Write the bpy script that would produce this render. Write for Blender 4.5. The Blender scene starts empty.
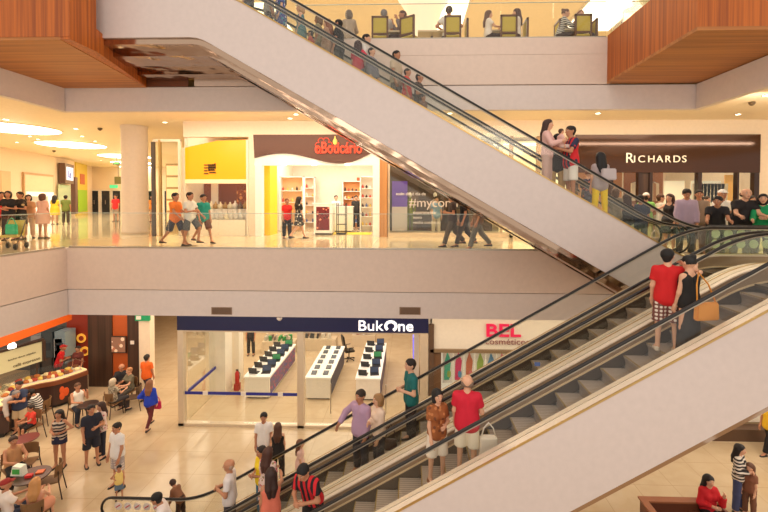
import bpy, bmesh, math, random
import numpy as np
from mathutils import Vector, Matrix
random.seed(4)
S = bpy.context.scene
COL = S.collection
R = math.radians
T30 = math.tan(R(30))

# ------------------------------------------------------------------ camera
FOC, CX, CY = 410.0, 398.5, 208.0
EYE = Vector((0, 0, 1.47))
yaw, pit, roll = math.atan(12.5/410), math.atan(.0215), .00275
fw = Vector((-math.sin(yaw)*math.cos(pit), math.cos(yaw)*math.cos(pit), -math.sin(pit)))
rt0 = Vector((math.cos(yaw), math.sin(yaw), 0)); up0 = rt0.cross(fw)
rt = rt0*math.cos(roll) + up0*math.sin(roll); up = up0*math.cos(roll) - rt0*math.sin(roll)
def ray(x, y): return fw + rt*((x-CX)/FOC) - up*((y-CY)/FOC)
def W(x, y, Y):
    """point of the vertical plane at depth Y -> (X, Z)"""
    r = ray(x, y); t = Y/r.y
    return r.x*t, EYE.z + r.z*t
def F(x, y, z):
    """point of the horizontal plane at height z -> (X, Y)"""
    r = ray(x, y); t = (z-EYE.z)/r.z
    return r.x*t, r.y*t
cam = bpy.data.cameras.new('camera'); co = bpy.data.objects.new('camera', cam); COL.objects.link(co)
cam.sensor_width = 36; cam.lens = FOC*36/768
cam.shift_x = (384-CX)/768; cam.shift_y = (CY-256)/768
cam.clip_end = 200
M3 = Matrix((rt, up, -fw)).transposed()
co.matrix_world = Matrix.Translation(EYE) @ M3.to_4x4()
S.camera = co

# ------------------------------------------------------------------ materials
def lin(c):
    o = []
    for v in c[:3]:
        v = v/255.0
        o.append(v/12.92 if v <= .04045 else ((v+.055)/1.055)**2.4)
    return (*o, 1)
MC = {}
def mat(c, rough=.6, metal=0.0, emit=0.0, spec=.5):
    k = (c, rough, metal, emit, spec)
    if k in MC: return MC[k]
    m = bpy.data.materials.new('paint'); m.use_nodes = True
    b = m.node_tree.nodes['Principled BSDF']
    b.inputs['Base Color'].default_value = lin(c); b.inputs['Roughness'].default_value = rough
    b.inputs['Metallic'].default_value = metal; b.inputs['Specular IOR Level'].default_value = spec
    if emit:
        b.inputs['Emission Color'].default_value = lin(c); b.inputs['Emission Strength'].default_value = emit
    else:
        n = m.node_tree.nodes; l = m.node_tree.links
        t = n.new('ShaderNodeTexNoise'); t.inputs['Scale'].default_value = 9
        tc = n.new('ShaderNodeTexCoord'); l.new(tc.outputs['Object'], t.inputs['Vector'])
        mx = n.new('ShaderNodeMix'); mx.data_type = 'RGBA'
        a = lin(c); mx.inputs[6].default_value = tuple(v*.93 for v in a[:3])+(1,); mx.inputs[7].default_value = tuple(min(1, v*1.05) for v in a[:3])+(1,)
        l.new(t.outputs['Fac'], mx.inputs[0]); l.new(mx.outputs[2], b.inputs['Base Color'])
    MC[k] = m
    return m
def nodes_mat(name):
    m = bpy.data.materials.new(name); m.use_nodes = True
    return m, m.node_tree.nodes, m.node_tree.links, m.node_tree.nodes['Principled BSDF']
def mix(n, l, fac, a, b):
    x = n.new('ShaderNodeMix'); x.data_type = 'RGBA'
    if hasattr(fac, 'links') or hasattr(fac, 'is_linked'): l.new(fac, x.inputs[0])
    else: x.inputs[0].default_value = fac
    for i, v in ((6, a), (7, b)):
        if isinstance(v, tuple): x.inputs[i].default_value = v
        else: l.new(v, x.inputs[i])
    return x.outputs[2]
def tile_mat(name, c1, c2, seam, size, rough, seamw=.006):
    m, n, l, b = nodes_mat(name)
    g = n.new('ShaderNodeNewGeometry')
    no = n.new('ShaderNodeTexNoise'); no.inputs['Scale'].default_value = 1.3; no.inputs['Detail'].default_value = 6; no.inputs['Distortion'].default_value = 1.4
    l.new(g.outputs['Position'], no.inputs['Vector'])
    col = mix(n, l, no.outputs['Fac'], lin(c1), lin(c2))
    br = n.new('ShaderNodeTexBrick'); br.offset = 0; br.inputs['Scale'].default_value = 1
    br.inputs['Brick Width'].default_value = size; br.inputs['Row Height'].default_value = size
    br.inputs['Mortar Size'].default_value = seamw; br.inputs['Color1'].default_value = (0, 0, 0, 1); br.inputs['Color2'].default_value = (.12, .12, .12, 1); br.inputs['Mortar'].default_value = (1, 1, 1, 1)
    l.new(g.outputs['Position'], br.inputs['Vector'])
    col = mix(n, l, br.outputs['Color'], col, lin(seam))
    l.new(col, b.inputs['Base Color']); b.inputs['Roughness'].default_value = rough
    return m
def wood_mat(name, c1, c2, axis='z', rough=.45, freq=26):
    m, n, l, b = nodes_mat(name)
    g = n.new('ShaderNodeNewGeometry'); mp = n.new('ShaderNodeMapping'); l.new(g.outputs['Position'], mp.inputs['Vector'])
    mp.inputs['Scale'].default_value = {'z': (freq, freq, .6), 'x': (.6, freq, freq), 'y': (freq, .6, freq)}[axis]
    no = n.new('ShaderNodeTexNoise'); no.inputs['Scale'].default_value = .45; no.inputs['Detail'].default_value = 4; l.new(mp.outputs['Vector'], no.inputs['Vector'])
    r = n.new('ShaderNodeMapRange'); r.inputs[1].default_value = .35; r.inputs[2].default_value = .65; l.new(no.outputs['Fac'], r.inputs[0])
    l.new(mix(n, l, r.outputs[0], lin(c1), lin(c2)), b.inputs['Base Color']); b.inputs['Roughness'].default_value = rough
    return m
def glass_mat(tint=(.972, .982, .965), refl=.06, rough=.02):
    m, n, l, b = nodes_mat('clear_glass'); n.remove(b)
    t = n.new('ShaderNodeBsdfTransparent'); t.inputs[0].default_value = (*tint, 1)
    g = n.new('ShaderNodeBsdfGlossy'); g.inputs['Roughness'].default_value = rough; g.inputs[0].default_value = (1, 1, 1, 1)
    fr = n.new('ShaderNodeFresnel'); fr.inputs[0].default_value = 1.25
    ad = n.new('ShaderNodeMath'); ad.operation = 'MULTIPLY_ADD'; ad.inputs[1].default_value = .4; ad.inputs[2].default_value = refl*.3
    l.new(fr.outputs[0], ad.inputs[0])
    ms = n.new('ShaderNodeMixShader'); l.new(ad.outputs[0], ms.inputs[0]); l.new(t.outputs[0], ms.inputs[1]); l.new(g.outputs[0], ms.inputs[2])
    l.new(ms.outputs[0], n['Material Output'].inputs[0])
    return m
def pattern_mat(kind, cs, scale=20):
    k = (kind, cs, scale)
    if k in MC: return MC[k]
    m, n, l, b = nodes_mat(kind+'_cloth'); tc = n.new('ShaderNodeTexCoord')
    if kind in ('stripe', 'vstripe'):
        w = n.new('ShaderNodeTexWave'); w.bands_direction = 'Z' if kind == 'stripe' else 'X'; w.inputs['Scale'].default_value = scale/6.28; l.new(tc.outputs['Object'], w.inputs['Vector'])
        r = n.new('ShaderNodeMath'); r.operation = 'GREATER_THAN'; r.inputs[1].default_value = .5; l.new(w.outputs['Fac'], r.inputs[0])
        c = mix(n, l, r.outputs[0], lin(cs[0]), lin(cs[1]))
    elif kind == 'plaid':
        fs = []
        for d in ('Z', 'X', 'Y'):
            w = n.new('ShaderNodeTexWave'); w.bands_direction = d; w.inputs['Scale'].default_value = scale/6.28; l.new(tc.outputs['Object'], w.inputs['Vector']); fs.append(w.outputs['Fac'])
        a = n.new('ShaderNodeMath'); a.operation = 'MULTIPLY'; l.new(fs[0], a.inputs[0]); l.new(fs[1], a.inputs[1])
        r = n.new('ShaderNodeMapRange'); r.inputs[1].default_value = .2; r.inputs[2].default_value = .35; l.new(a.outputs[0], r.inputs[0])
        c = mix(n, l, r.outputs[0], lin(cs[0]), lin(cs[1]))
    else:
        v = n.new('ShaderNodeTexVoronoi'); v.inputs['Scale'].default_value = scale; l.new(tc.outputs['Object'], v.inputs['Vector'])
        r = n.new('ShaderNodeMath'); r.operation = 'LESS_THAN'; r.inputs[1].default_value = .38; l.new(v.outputs['Distance'], r.inputs[0])
        s = n.new('ShaderNodeSeparateColor'); l.new(v.outputs['Color'], s.inputs[0])
        g = n.new('ShaderNodeMath'); g.operation = 'GREATER_THAN'; g.inputs[1].default_value = .5; l.new(s.outputs[0], g.inputs[0])
        c2 = mix(n, l, g.outputs[0], lin(cs[1]), lin(cs[2]))
        c = mix(n, l, r.outputs[0], lin(cs[0]), c2)
    l.new(c, b.inputs['Base Color']); b.inputs['Roughness'].default_value = .8
    MC[k] = m
    return m

GLASS = glass_mat(); GLASS_TINT = glass_mat((.93, .95, .90), .15)
WHITE = mat((236, 226, 214), .5); CREAM = mat((238, 220, 190), .6)
SLAB = mat((228, 206, 190), .55); SLABLOW = mat((226, 212, 204), .55); CLAD = mat((214, 200, 194), .38)
STEEL = mat((190, 180, 165), .28, .9); STEELD = mat((110, 100, 92), .35, .8); CHROME = mat((215, 205, 190), .12, 1.0)
BLACK = mat((20, 17, 16), .4); RUBBER = mat((28, 22, 19), .35); BRASS = mat((200, 165, 105), .3, .85)
DKWOOD = wood_mat('dark_brown_wood', (52, 34, 24), (78, 52, 38)); WOOD = wood_mat('reddish_slat_wood', (148, 72, 16), (196, 104, 28), 'z', .5, 44)
SOFFIT = wood_mat('soffit_wood', (160, 98, 44), (192, 126, 62), 'x', .5, 22)
LAMP = mat((255, 240, 215), .5, 0, 9.0); LAMPW = mat((255, 240, 215), .5, 0, 5.0)

# ------------------------------------------------------------------ mesh helpers
def link(o, parent=None):
    COL.objects.link(o)
    if parent: o.parent = parent
    return o
def tag(o, label=None, cat=None, group=None, kind=None):
    if label: o['label'] = label
    if cat: o['category'] = cat
    if group: o['group'] = group
    if kind: o['kind'] = kind
    return o
def empty(name, loc, rz=0, label=None, cat=None, group=None):
    o = bpy.data.objects.new(name, None); o.location = loc; o.rotation_euler.z = rz; o.empty_display_size = .1
    link(o); tag(o, label, cat, group); return o
class MB:
    """collects shapes for one mesh object"""
    def __init__(s): s.v = []; s.f = []; s.m = []; s.mi = 0; s.mats = []
    def use(s, m):
        if m not in s.mats: s.mats.append(m)
        s.mi = s.mats.index(m); return s
    def add(s, vs, fs):
        o = len(s.v); s.v += [tuple(p) for p in vs]; s.f += [tuple(i+o for i in f) for f in fs]; s.m += [s.mi]*len(fs); return s
    def box(s, x0, x1, y0, y1, z0, z1):
        vs = [(x, y, z) for x in (x0, x1) for y in (y0, y1) for z in (z0, z1)]
        return s.add(vs, [(0, 1, 3, 2), (4, 6, 7, 5), (0, 4, 5, 1), (2, 3, 7, 6), (0, 2, 6, 4), (1, 5, 7, 3)])
    def cbox(s, c, d, rz=0, rx=0):
        m = Matrix.Rotation(rz, 3, 'Z') @ Matrix.Rotation(rx, 3, 'X')
        vs = [Vector(c) + m @ Vector((a*d[0]/2, b*d[1]/2, e*d[2]/2)) for a in (-1, 1) for b in (-1, 1) for e in (-1, 1)]
        return s.add(vs, [(0, 1, 3, 2), (4, 6, 7, 5), (0, 4, 5, 1), (2, 3, 7, 6), (0, 2, 6, 4), (1, 5, 7, 3)])
    def tube(s, pts, r, n=8, cap=True, flat=1.0):
        pts = [Vector(p) for p in pts]; rs = r if isinstance(r, (list, tuple)) else [r]*len(pts); vs = []
        ref = Vector((0, 1, 0))
        for i, p in enumerate(pts):
            t = (pts[min(i+1, len(pts)-1)] - pts[max(i-1, 0)]).normalized()
            if abs(t.dot(ref)) > .95: ref = Vector((1, 0, 0))
            a = (ref - t*ref.dot(t)).normalized(); b = t.cross(a)
            vs += [p + a*math.cos(2*math.pi*k/n)*rs[i] + b*math.sin(2*math.pi*k/n)*rs[i]*flat for k in range(n)]
        fs = [(i*n+k, i*n+(k+1) % n, (i+1)*n+(k+1) % n, (i+1)*n+k) for i in range(len(pts)-1) for k in range(n)]
        if cap: fs += [tuple(range(n))[::-1], tuple(range((len(pts)-1)*n, len(pts)*n))]
        return s.add(vs, fs)
    def lathe(s, prof, c=(0, 0, 0), n=24):
        vs = [(c[0]+r*math.cos(2*math.pi*k/n), c[1]+r*math.sin(2*math.pi*k/n), c[2]+z) for r, z in prof for k in range(n)]
        fs = [(i*n+k, i*n+(k+1) % n, (i+1)*n+(k+1) % n, (i+1)*n+k) for i in range(len(prof)-1) for k in range(n)]
        fs += [tuple(range(n))[::-1], tuple(range((len(prof)-1)*n, len(prof)*n))]
        return s.add(vs, fs)
    def prism(s, pts, a, b, axis='y'):
        """polygon pts extruded from a to b along axis; pts are the two other coordinates in order"""
        def P(u, v, w): return (u, w, v) if axis == 'y' else ((u, v, w) if axis == 'z' else (w, u, v))
        n = len(pts); vs = [P(u, v, a) for u, v in pts] + [P(u, v, b) for u, v in pts]
        return s.add(vs, [tuple(range(n)), tuple(range(n, 2*n))[::-1]] + [(i, (i+1) % n, n+(i+1) % n, n+i) for i in range(n)])
    def band(s, top, bot, y0, y1):
        """a strip between two XZ polylines of the same X samples, from depth y0 to y1"""
        n = len(top); vs = []
        for y in (y0, y1): vs += [(x, y, z) for x, z in top] + [(x, y, z) for x, z in bot]
        fs = []
        for i in range(n-1):
            a, b, c, d = i, i+1, n+i+1, n+i; o = 2*n
            fs += [(a, b, c, d), (o+a, o+d, o+c, o+b), (a, o+a, o+b, b), (d, c, o+c, o+d)]
        fs += [(0, n, 3*n, 2*n), (n-1, 3*n-1, 4*n-1, 2*n-1)]
        return s.add(vs, fs)
    def ball(s, c, r, n=10, k=7):
        r = r if isinstance(r, tuple) else (r, r, r); vs = [(c[0], c[1], c[2]-r[2])]
        for i in range(1, k):
            a = -math.pi/2 + math.pi*i/k
            vs += [(c[0]+r[0]*math.cos(a)*math.cos(2*math.pi*j/n), c[1]+r[1]*math.cos(a)*math.sin(2*math.pi*j/n), c[2]+r[2]*math.sin(a)) for j in range(n)]
        vs.append((c[0], c[1], c[2]+r[2])); L = len(vs)-1
        fs = [(0, 1+(j+1) % n, 1+j) for j in range(n)]
        fs += [(1+(i-1)*n+j, 1+(i-1)*n+(j+1) % n, 1+i*n+(j+1) % n, 1+i*n+j) for i in range(1, k-1) for j in range(n)]
        fs += [(1+(k-2)*n+j, 1+(k-2)*n+(j+1) % n, L) for j in range(n)]
        return s.add(vs, fs)
    def build(s, name, m=None, parent=None, smooth=False, loc=None, bevel=0):
        me = bpy.data.meshes.new(name); me.from_pydata(s.v, [], s.f)
        for q in (s.mats or [m]): me.materials.append(q)
        if s.mats: me.polygons.foreach_set('material_index', s.m)
        bm = bmesh.new(); bm.from_mesh(me); bmesh.ops.recalc_face_normals(bm, faces=bm.faces)
        if bevel: bmesh.ops.bevel(bm, geom=[e for e in bm.edges if e.is_manifold and e.calc_face_angle(0) > .5], offset=bevel, segments=2, affect='EDGES')
        bm.to_mesh(me); bm.free()
        if smooth: me.polygons.foreach_set('use_smooth', [True]*len(me.polygons))
        o = bpy.data.objects.new(name, me)
        if loc: o.location = loc
        return link(o, parent)
def struct(name, mb, m=None, label=None, parent=None):
    o = mb.build(name, m, parent); o['kind'] = 'structure'
    if label: o['label'] = label
    return o
def copy_tree(o, parent=None):
    c = o.copy(); COL.objects.link(c)
    if parent: c.parent = parent
    for ch in o.children: copy_tree(ch, c)
    return c
def text(name, body, size, loc, m, parent=None, ext=.015, rz=0, sx=1.0, bold=0.0, align='LEFT', rx=R(90)):
    cu = bpy.data.curves.new('lettering', 'FONT'); cu.body = body; cu.size = size; cu.extrude = ext; cu.offset = bold; cu.align_x = align
    t = bpy.data.objects.new('lettering', cu); COL.objects.link(t)
    bpy.context.view_layer.update()
    me = bpy.data.meshes.new_from_object(t.evaluated_get(bpy.context.evaluated_depsgraph_get()))
    bpy.data.objects.remove(t); bpy.data.curves.remove(cu)
    me.materials.clear(); me.materials.append(m)
    o = bpy.data.objects.new(name, me); o.location = loc; o.rotation_euler = (rx, 0, rz); o.scale = (sx, 1, 1)
    return link(o, parent)
def area(loc, sx, sy, power, color=(1, .86, .66), rot=(0, 0, 0), spread=180):
    l = bpy.data.lights.new('area_lamp', 'AREA'); l.shape = 'RECTANGLE'; l.size = sx; l.size_y = sy; l.energy = power; l.color = color; l.spread = R(spread)
    o = bpy.data.objects.new('area_lamp', l); o.location = loc; o.rotation_euler = rot; link(o); return o

# ------------------------------------------------------------------ people
SK = {'light': (222, 170, 138), 'tan': (190, 132, 98), 'brown': (140, 88, 62), 'dark': (96, 60, 44)}
EYEW = mat((235, 230, 225), .3); EYED = mat((30, 20, 16), .3); LIP = mat((165, 80, 72), .5)
def nets(f, org, h):
    nx, ny, nz = f.shape; s = f < 0
    acc = np.zeros((nx-1, ny-1, nz-1, 3), np.float32); cnt = np.zeros((nx-1, ny-1, nz-1), np.float32)
    for ax in range(3):
        o1, o2 = [a for a in range(3) if a != ax]
        A = [slice(None)]*3; B = [slice(None)]*3; A[ax] = slice(0, -1); B[ax] = slice(1, None)
        fa, fb = f[tuple(A)], f[tuple(B)]; cr = (fa < 0) != (fb < 0)
        t = np.where(cr, fa/np.where(cr, fa-fb, 1), 0).astype(np.float32)
        for d1 in (0, 1):
            for d2 in (0, 1):
                sl = [slice(None)]*3
                sl[o1] = slice(d1, f.shape[o1]-1+d1); sl[o2] = slice(d2, f.shape[o2]-1+d2)
                c = cr[tuple(sl)]; tt = t[tuple(sl)]
                cnt += c; acc[..., ax] += np.where(c, tt, 0); acc[..., o1] += c*float(d1); acc[..., o2] += c*float(d2)
    act = cnt > 0; idx = -np.ones(act.shape, np.int64); n = int(act.sum()); idx[act] = np.arange(n)
    ijk = np.argwhere(act); v = (ijk + acc[act]/cnt[act][:, None])*h + np.array(org)
    quads = []
    for ax in range(3):
        o1, o2 = (ax+1) % 3, (ax+2) % 3
        A = [slice(1, -1)]*3; B = [slice(1, -1)]*3; A[ax] = slice(0, -1); B[ax] = slice(1, None)
        sa, sb = s[tuple(A)], s[tuple(B)]
        for flip, m in ((0, sa & ~sb), (1, ~sa & sb)):
            p = np.argwhere(m)
            if not len(p): continue
            q = p.copy(); q[:, o1] += 1; q[:, o2] += 1
            def g(a, b):
                r = q.copy(); r[:, o1] -= a; r[:, o2] -= b
                return idx[r[:, 0], r[:, 1], r[:, 2]]
            c = [g(1, 1), g(0, 1), g(0, 0), g(1, 0)]
            if flip: c = c[::-1]
            quads.append(np.stack(c, 1))
    return v, np.concatenate(quads) if quads else np.zeros((0, 4), int)
def sdf_mesh(prims, h, k=.03, cut=()):
    """prims: (a, b, ra, rb[, clip]) ; cut: (centre, radius) carved away or ('z', z) keeps above"""
    P = [(Vector(p[0]), Vector(p[1]), p[2], p[3], len(p) > 4 and p[4]) for p in prims]
    lo = np.min([[min(a[i], b[i])-max(ra, rb) for i in range(3)] for a, b, ra, rb, c in P], axis=0) - 3*h
    hi = np.max([[max(a[i], b[i])+max(ra, rb) for i in range(3)] for a, b, ra, rb, c in P], axis=0) + 3*h
    n = np.ceil((hi-lo)/h).astype(int)+1
    ax = [np.arange(n[i], dtype=np.float32)*h + np.float32(lo[i]) for i in range(3)]
    f = np.full(tuple(n), 1.0, np.float32)
    for a, b, ra, rb, clip in P:
        mg = max(ra, rb)+k+.05; sl = []
        for i in range(3):
            i0 = max(0, int((min(a[i], b[i])-mg-lo[i])/h)); i1 = min(n[i], int((max(a[i], b[i])+mg-lo[i])/h)+2); sl.append(slice(i0, i1))
        X = ax[0][sl[0]][:, None, None]-a.x; Y = ax[1][sl[1]][None, :, None]-a.y; Z = ax[2][sl[2]][None, None, :]-a.z
        d = b-a; L2 = max(d.length_squared, 1e-8)
        t = (X*d.x+Y*d.y+Z*d.z)/L2; tc = np.clip(t, 0, 1)
        D = np.sqrt((X-tc*d.x)**2+(Y-tc*d.y)**2+(Z-tc*d.z)**2) - (ra+(rb-ra)*tc)
        if clip: D = np.maximum(D, (t-1)*math.sqrt(L2))
        F0 = f[tuple(sl)]
        hh = np.maximum(k-np.abs(F0-D), 0)/k
        f[tuple(sl)] = np.minimum(F0, D) - hh*hh*k*.25
    for c in cut:
        if c[0] == 'z': f = np.maximum(f, np.float32(c[1])-ax[2][None, None, :])
        else:
            q, r = c
            D = np.sqrt((ax[0][:, None, None]-q[0])**2+(ax[1][None, :, None]-q[1])**2+(ax[2][None, None, :]-q[2])**2)-r
            f = np.maximum(f, -D)
    f[0] = f[-1] = 1; f[:, 0] = f[:, -1] = 1; f[:, :, 0] = f[:, :, -1] = 1
    return nets(f, lo, h)
def sdf_obj(name, prims, h, m, parent, k=.03, cut=(), extra=None):
    v, q = sdf_mesh(prims, h, k, cut)
    me = bpy.data.meshes.new(name); vs = v.tolist(); fs = q.tolist(); me.materials.append(m); mi = [0]*len(fs)
    if extra:
        o = len(vs); vs += extra.v; fs += [tuple(i+o for i in f) for f in extra.f]; mi += [i+1 for i in extra.m]
        for x in extra.mats: me.materials.append(x)
    me.from_pydata(vs, [], fs); me.polygons.foreach_set('material_index', mi)
    me.polygons.foreach_set('use_smooth', [True]*len(fs)); me.update()
    o = bpy.data.objects.new(name, me); return link(o, parent)
ARMS = {'down': (6, 8, 12, 4), 'fwd': (25, 8, 55, 10), 'bent': (5, 14, 95, 45), 'rail': (35, 6, 45, -5), 'phone': (35, 12, 125, 10), 'cross': (22, 6, 88, 60),
        'up': (95, 25, 95, 50), 'back': (-22, 8, 18, 0), 'swing': (28, 6, 22, 4), 'table': (40, 12, 55, 25), 'side': (10, 45, 25, 0), 'hip': (-12, 38, 70, 62), 'reach': (70, 6, 15, 0), 'hold': (30, 10, 80, 35), 'down2': (10, 10, 20, 10), 'over': (100, 60, 40, 60), 'point': (92, 62, 10, 0)}
def person(label, loc, heading=0, H=1.72, sex='m', arms=('down', 'down'), legs='stand', lean=0, skin='tan', hair=('short', (30, 20, 16)), top=('tee', (200, 200, 200)),
           low=('trousers', (40, 45, 60)), shoe=(40, 32, 28), head=(0, 0), res=.02, group=None, build=1.0):
    k = H/1.72; fem = sex == 'f'; kid = H < 1.45
    root = empty('person', loc, R(heading), label, 'person', group)
    V = Vector; j = {}
    lp = {'stand': ((2, 3, 3), (-1, 3, 2)), 'walk': ((24, 2, 8), (-20, 2, 22)), 'step': ((38, 3, 45), (-6, 3, 6)), 'sit': ((82, 9, 80), (84, 8, 86)), 'contra': ((4, 6, 10), (-2, 4, 0)), 'sitx': ((78, 14, 60), (86, -2, 95))}[legs]
    hipw = .088 if fem else .092
    ends = []
    for s, (hf, ho, kn) in zip((1, -1), lp):
        hp = V((s*hipw, 0, 0)); a = R(hf); o = R(ho)
        d = V((s*math.sin(o), -math.sin(a)*math.cos(o), -math.cos(a)*math.cos(o))); kp = hp + d*.41
        a2 = R(hf-kn); d2 = V((s*math.sin(o)*.5, -math.sin(a2), -math.cos(a2))); an = kp + d2.normalized()*.41
        ends.append((hp, kp, an, a2))
    base = .08 - min(e[2].z for e in ends)
    if legs.startswith('sit'): base = max(base, .53/k)
    P0 = V((0, 0, base))
    def up_(x, y, z):
        """torso point, leaning about the hips"""
        a = R(lean); return P0 + V((x, y*math.cos(a) - z*math.sin(a), y*math.sin(a)+z*math.cos(a)))
    b = build; shw = (.142 if fem else .166)*(b*.5+.5); tr = (.096 if fem else .108)*b
    pel = up_(0, 0, .04)
    def tor(x, z, y=0): return up_(x, y, z)
    prims = []
    torso = [(tor(-.065*b, .03), tor(-.05*b, .20), tr*(1.04 if fem else .95), tr*.86), (tor(.065*b, .03), tor(.05*b, .20), tr*(1.04 if fem else .95), tr*.86),
             (tor(-.05*b, .20), tor(-.085, .40), tr*.86, tr*.86), (tor(.05*b, .20), tor(.085, .40), tr*.86, tr*.86)]
    if fem: torso += [(tor(-.06, .345, -.07), tor(-.06, .35, -.05), .06, .055), (tor(.06, .345, -.07), tor(.06, .35, -.05), .06, .055)]
    if not fem and b > 1.08: torso.append((tor(0, .14, -.07), tor(0, .2, -.05), .11*b, .1*b))
    shl = [(tor(-shw+.01, .452), tor(shw-.01, .452), .050, .050), (tor(-.10, .44), tor(0, .53), .058, .046), (tor(.10, .44), tor(0, .53), .058, .046)]
    neck = tor(0, .52); hd0 = tor(0, .69, -.012)
    hs = 1.24 if kid else 1.05
    if kid: hd0 = hd0 + (V((0, 0, .02)))
    hr = Matrix.Rotation(R(head[0]), 3, 'Z') @ Matrix.Rotation(R(head[1]), 3, 'X')
    def hd(x, y, z): return hd0 + hr @ (V((x, y, z))*hs)
    headp = [(neck, hd0, .052*hs**.5, .05*hs**.5), (hd(0, .02, .01), hd(0, -.015, .015), .088*hs, .084*hs), (hd(0, -.03, -.02), hd(0, -.055, -.078), .066*hs, .040*hs)]
    arms_p, cuts, ex = [], [], MB(); sk = mat(SK[skin], .55)
    slv = []; hands = []
    for s, an in zip((1, -1), arms):
        f, o, e, inn = ARMS[an] if isinstance(an, str) else an
        sh = tor(s*shw, .458); f1 = R(f); o1 = R(o)
        d = V((s*math.sin(o1), -math.sin(f1)*math.cos(o1), -math.cos(f1)*math.cos(o1))); el = sh + d*.285
        f2 = R(f+e); i2 = R(inn)
        d2 = V((-s*math.sin(i2)+s*math.sin(o1)*.3, -math.sin(f2)*math.cos(i2), -math.cos(f2)*math.cos(i2))).normalized(); wr = el + d2*.25
        ar = (.041 if fem else .047)*(b*.6+.4)
        arms_p += [(sh, el, ar, ar*.8), (el, wr, ar*.78, ar*.56)]; slv.append((sh, el, wr, ar))
        side = V((s, 0, 0)); ac = d2.cross(side)
        ac = ac.normalized() if ac.length > .2 else V((0, -1, 0)); nrm = ac.cross(d2)*s
        if nrm.dot(V((-s, 0, 0))) < 0: nrm = -nrm
        if ac.y > .3: ac = -ac
        ph = wr + d2*.085
        arms_p += [(wr, ph - ac*.02, .024, .021), (wr, ph + ac*.02, .024, .021)]
        hands.append(ph)
        ex.use(sk)
        for q, (off, ln) in enumerate(((-.031, .062), (-.011, .078), (.010, .084), (.030, .074))):
            p = ph + ac*off - d2*.008; dd = d2.copy(); pts = [p]
            for sg in range(3):
                dd = (dd + nrm*(.18+.12*sg)).normalized(); p = p + dd*ln/3*1.08; pts.append(p)
            ex.tube([tuple(x) for x in pts], [.0095, .009, .0082, .006], 5)
        p = wr + d2*.03 + ac*.022; t1 = p + (d2*.6+ac*.75+nrm*.2).normalized()*.036; t2 = t1 + (d2*.9+ac*.3+nrm*.3).normalized()*.03
        ex.tube([tuple(p), tuple(t1), tuple(t2)], [.012, .0105, .007], 5)
    legs_p, pant = [], []
    for s, (hp, kp, an, a2) in zip((1, -1), ends):
        hp, kp, an = P0+hp, P0+kp, P0+an; lr = (.082 if fem else .078)*(b*.5+.5)
        legs_p += [(hp, kp, lr, lr*.66), (kp, an, lr*.64, lr*.42), (an, an+V((s*.01, -.08, -.04)), .034, .03), (an+V((s*.01, -.08, -.04)), an+V((s*.012, -.15, -.052)), .03, .022)]
        pant.append((hp, kp, an, lr))
        # shoe: heel to toe, resting flat
        sh = MB(); ft = []
        for y, w, hgt in ((.065, .020, .05), (.045, .036, .075), (0, .038, .085), (-.06, .043, .062), (-.12, .046, .045), (-.17, .038, .035), (-.195, .018, .022)):
            x = an.x+s*.01; ft.append([(x+w*cx_, an.y+y, an.z-.08+max(0, hz_)*hgt) for cx_, hz_ in ((-.95, 0), (-1.05, .3), (-.75, .8), (0, 1), (.75, .8), (1.05, .3), (.95, 0))])
        n = 7; sh.add([tuple(V(p)*k) for r_ in ft for p in r_], [(i*n+q, i*n+(q+1) % n, (i+1)*n+(q+1) % n, (i+1)*n+q) for i in range(6) for q in range(n)] + [tuple(range(n)), tuple(range(6*n, 7*n))[::-1]])
        sh.build('shoe', mat(shoe, .5), root, True)
    # face
    for s in (1, -1):
        ex.use(EYEW).ball(tuple(hd(s*.032, -.083, .004)), .0135*hs, 8, 5); ex.use(EYED).ball(tuple(hd(s*.032, -.0925, .004)), .0075*hs, 6, 4)
        ex.use(EYED).tube([tuple(hd(s*.018, -.096, .026)), tuple(hd(s*.034, -.094, .031)), tuple(hd(s*.048, -.082, .025))], .004*hs, 4)
        ex.use(sk).ball(tuple(hd(s*.086, .005, -.01)), (.012*hs, .02*hs, .03*hs), 8, 5)
    ex.use(sk).tube([tuple(hd(0, -.088, .01)), tuple(hd(0, -.104, -.018)), tuple(hd(0, -.112, -.034)), tuple(hd(0, -.094, -.042))], [.008*hs, .011*hs, .016*hs, .010*hs], 6)
    ex.use(LIP).ball(tuple(hd(0, -.089, -.066)), (.024*hs, .010*hs, .008*hs), 8, 5)
    ex.v = [tuple(V(p)*k) for p in ex.v]
    sc = lambda L, g=0: [((p[0])*k, (p[1])*k, (p[2]+g)*k, (p[3]+g)*k) + tuple(p[4:]) for p in L]
    sdf_obj('body', sc(torso+shl+headp+arms_p+legs_p), res, sk, root, .03, (), ex)
    # clothing
    def M(c, r_=.8): return c if isinstance(c, bpy.types.Material) else mat(c, r_)
    kind, c = top; g = .014/k**.5 + res*.15
    L = list(torso)
    hem = [(tor(-.06*b, -.02), tor(-.06*b, .1), tr*1.1, tr*1.0), (tor(.06*b, -.02), tor(.06*b, .1), tr*1.1, tr*1.0)]
    if legs.startswith('sit'): hem = [(tor(-.06*b, .03), tor(-.06*b, .1), tr*1.05, tr), (tor(.06*b, .03), tor(.06*b, .1), tr*1.05, tr)]
    if kind in ('tee', 'long', 'polo', 'jacket', 'dress'): L += [shl[0]] + [(tor(x, .44), tor(x*.5, .485), .062, .05) for x in (-.09, .09)] + hem
    if kind in ('tank', 'sundress'): L += hem + [(tor(s*.075, .42), tor(s*.07, .50), .05, .025) for s in (1, -1)]
    if kind in ('tee', 'polo', 'dress'): L += [(a, a.lerp(e, .64), r_+.002, r_+.006, True) for a, e, w, r_ in slv]
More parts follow.
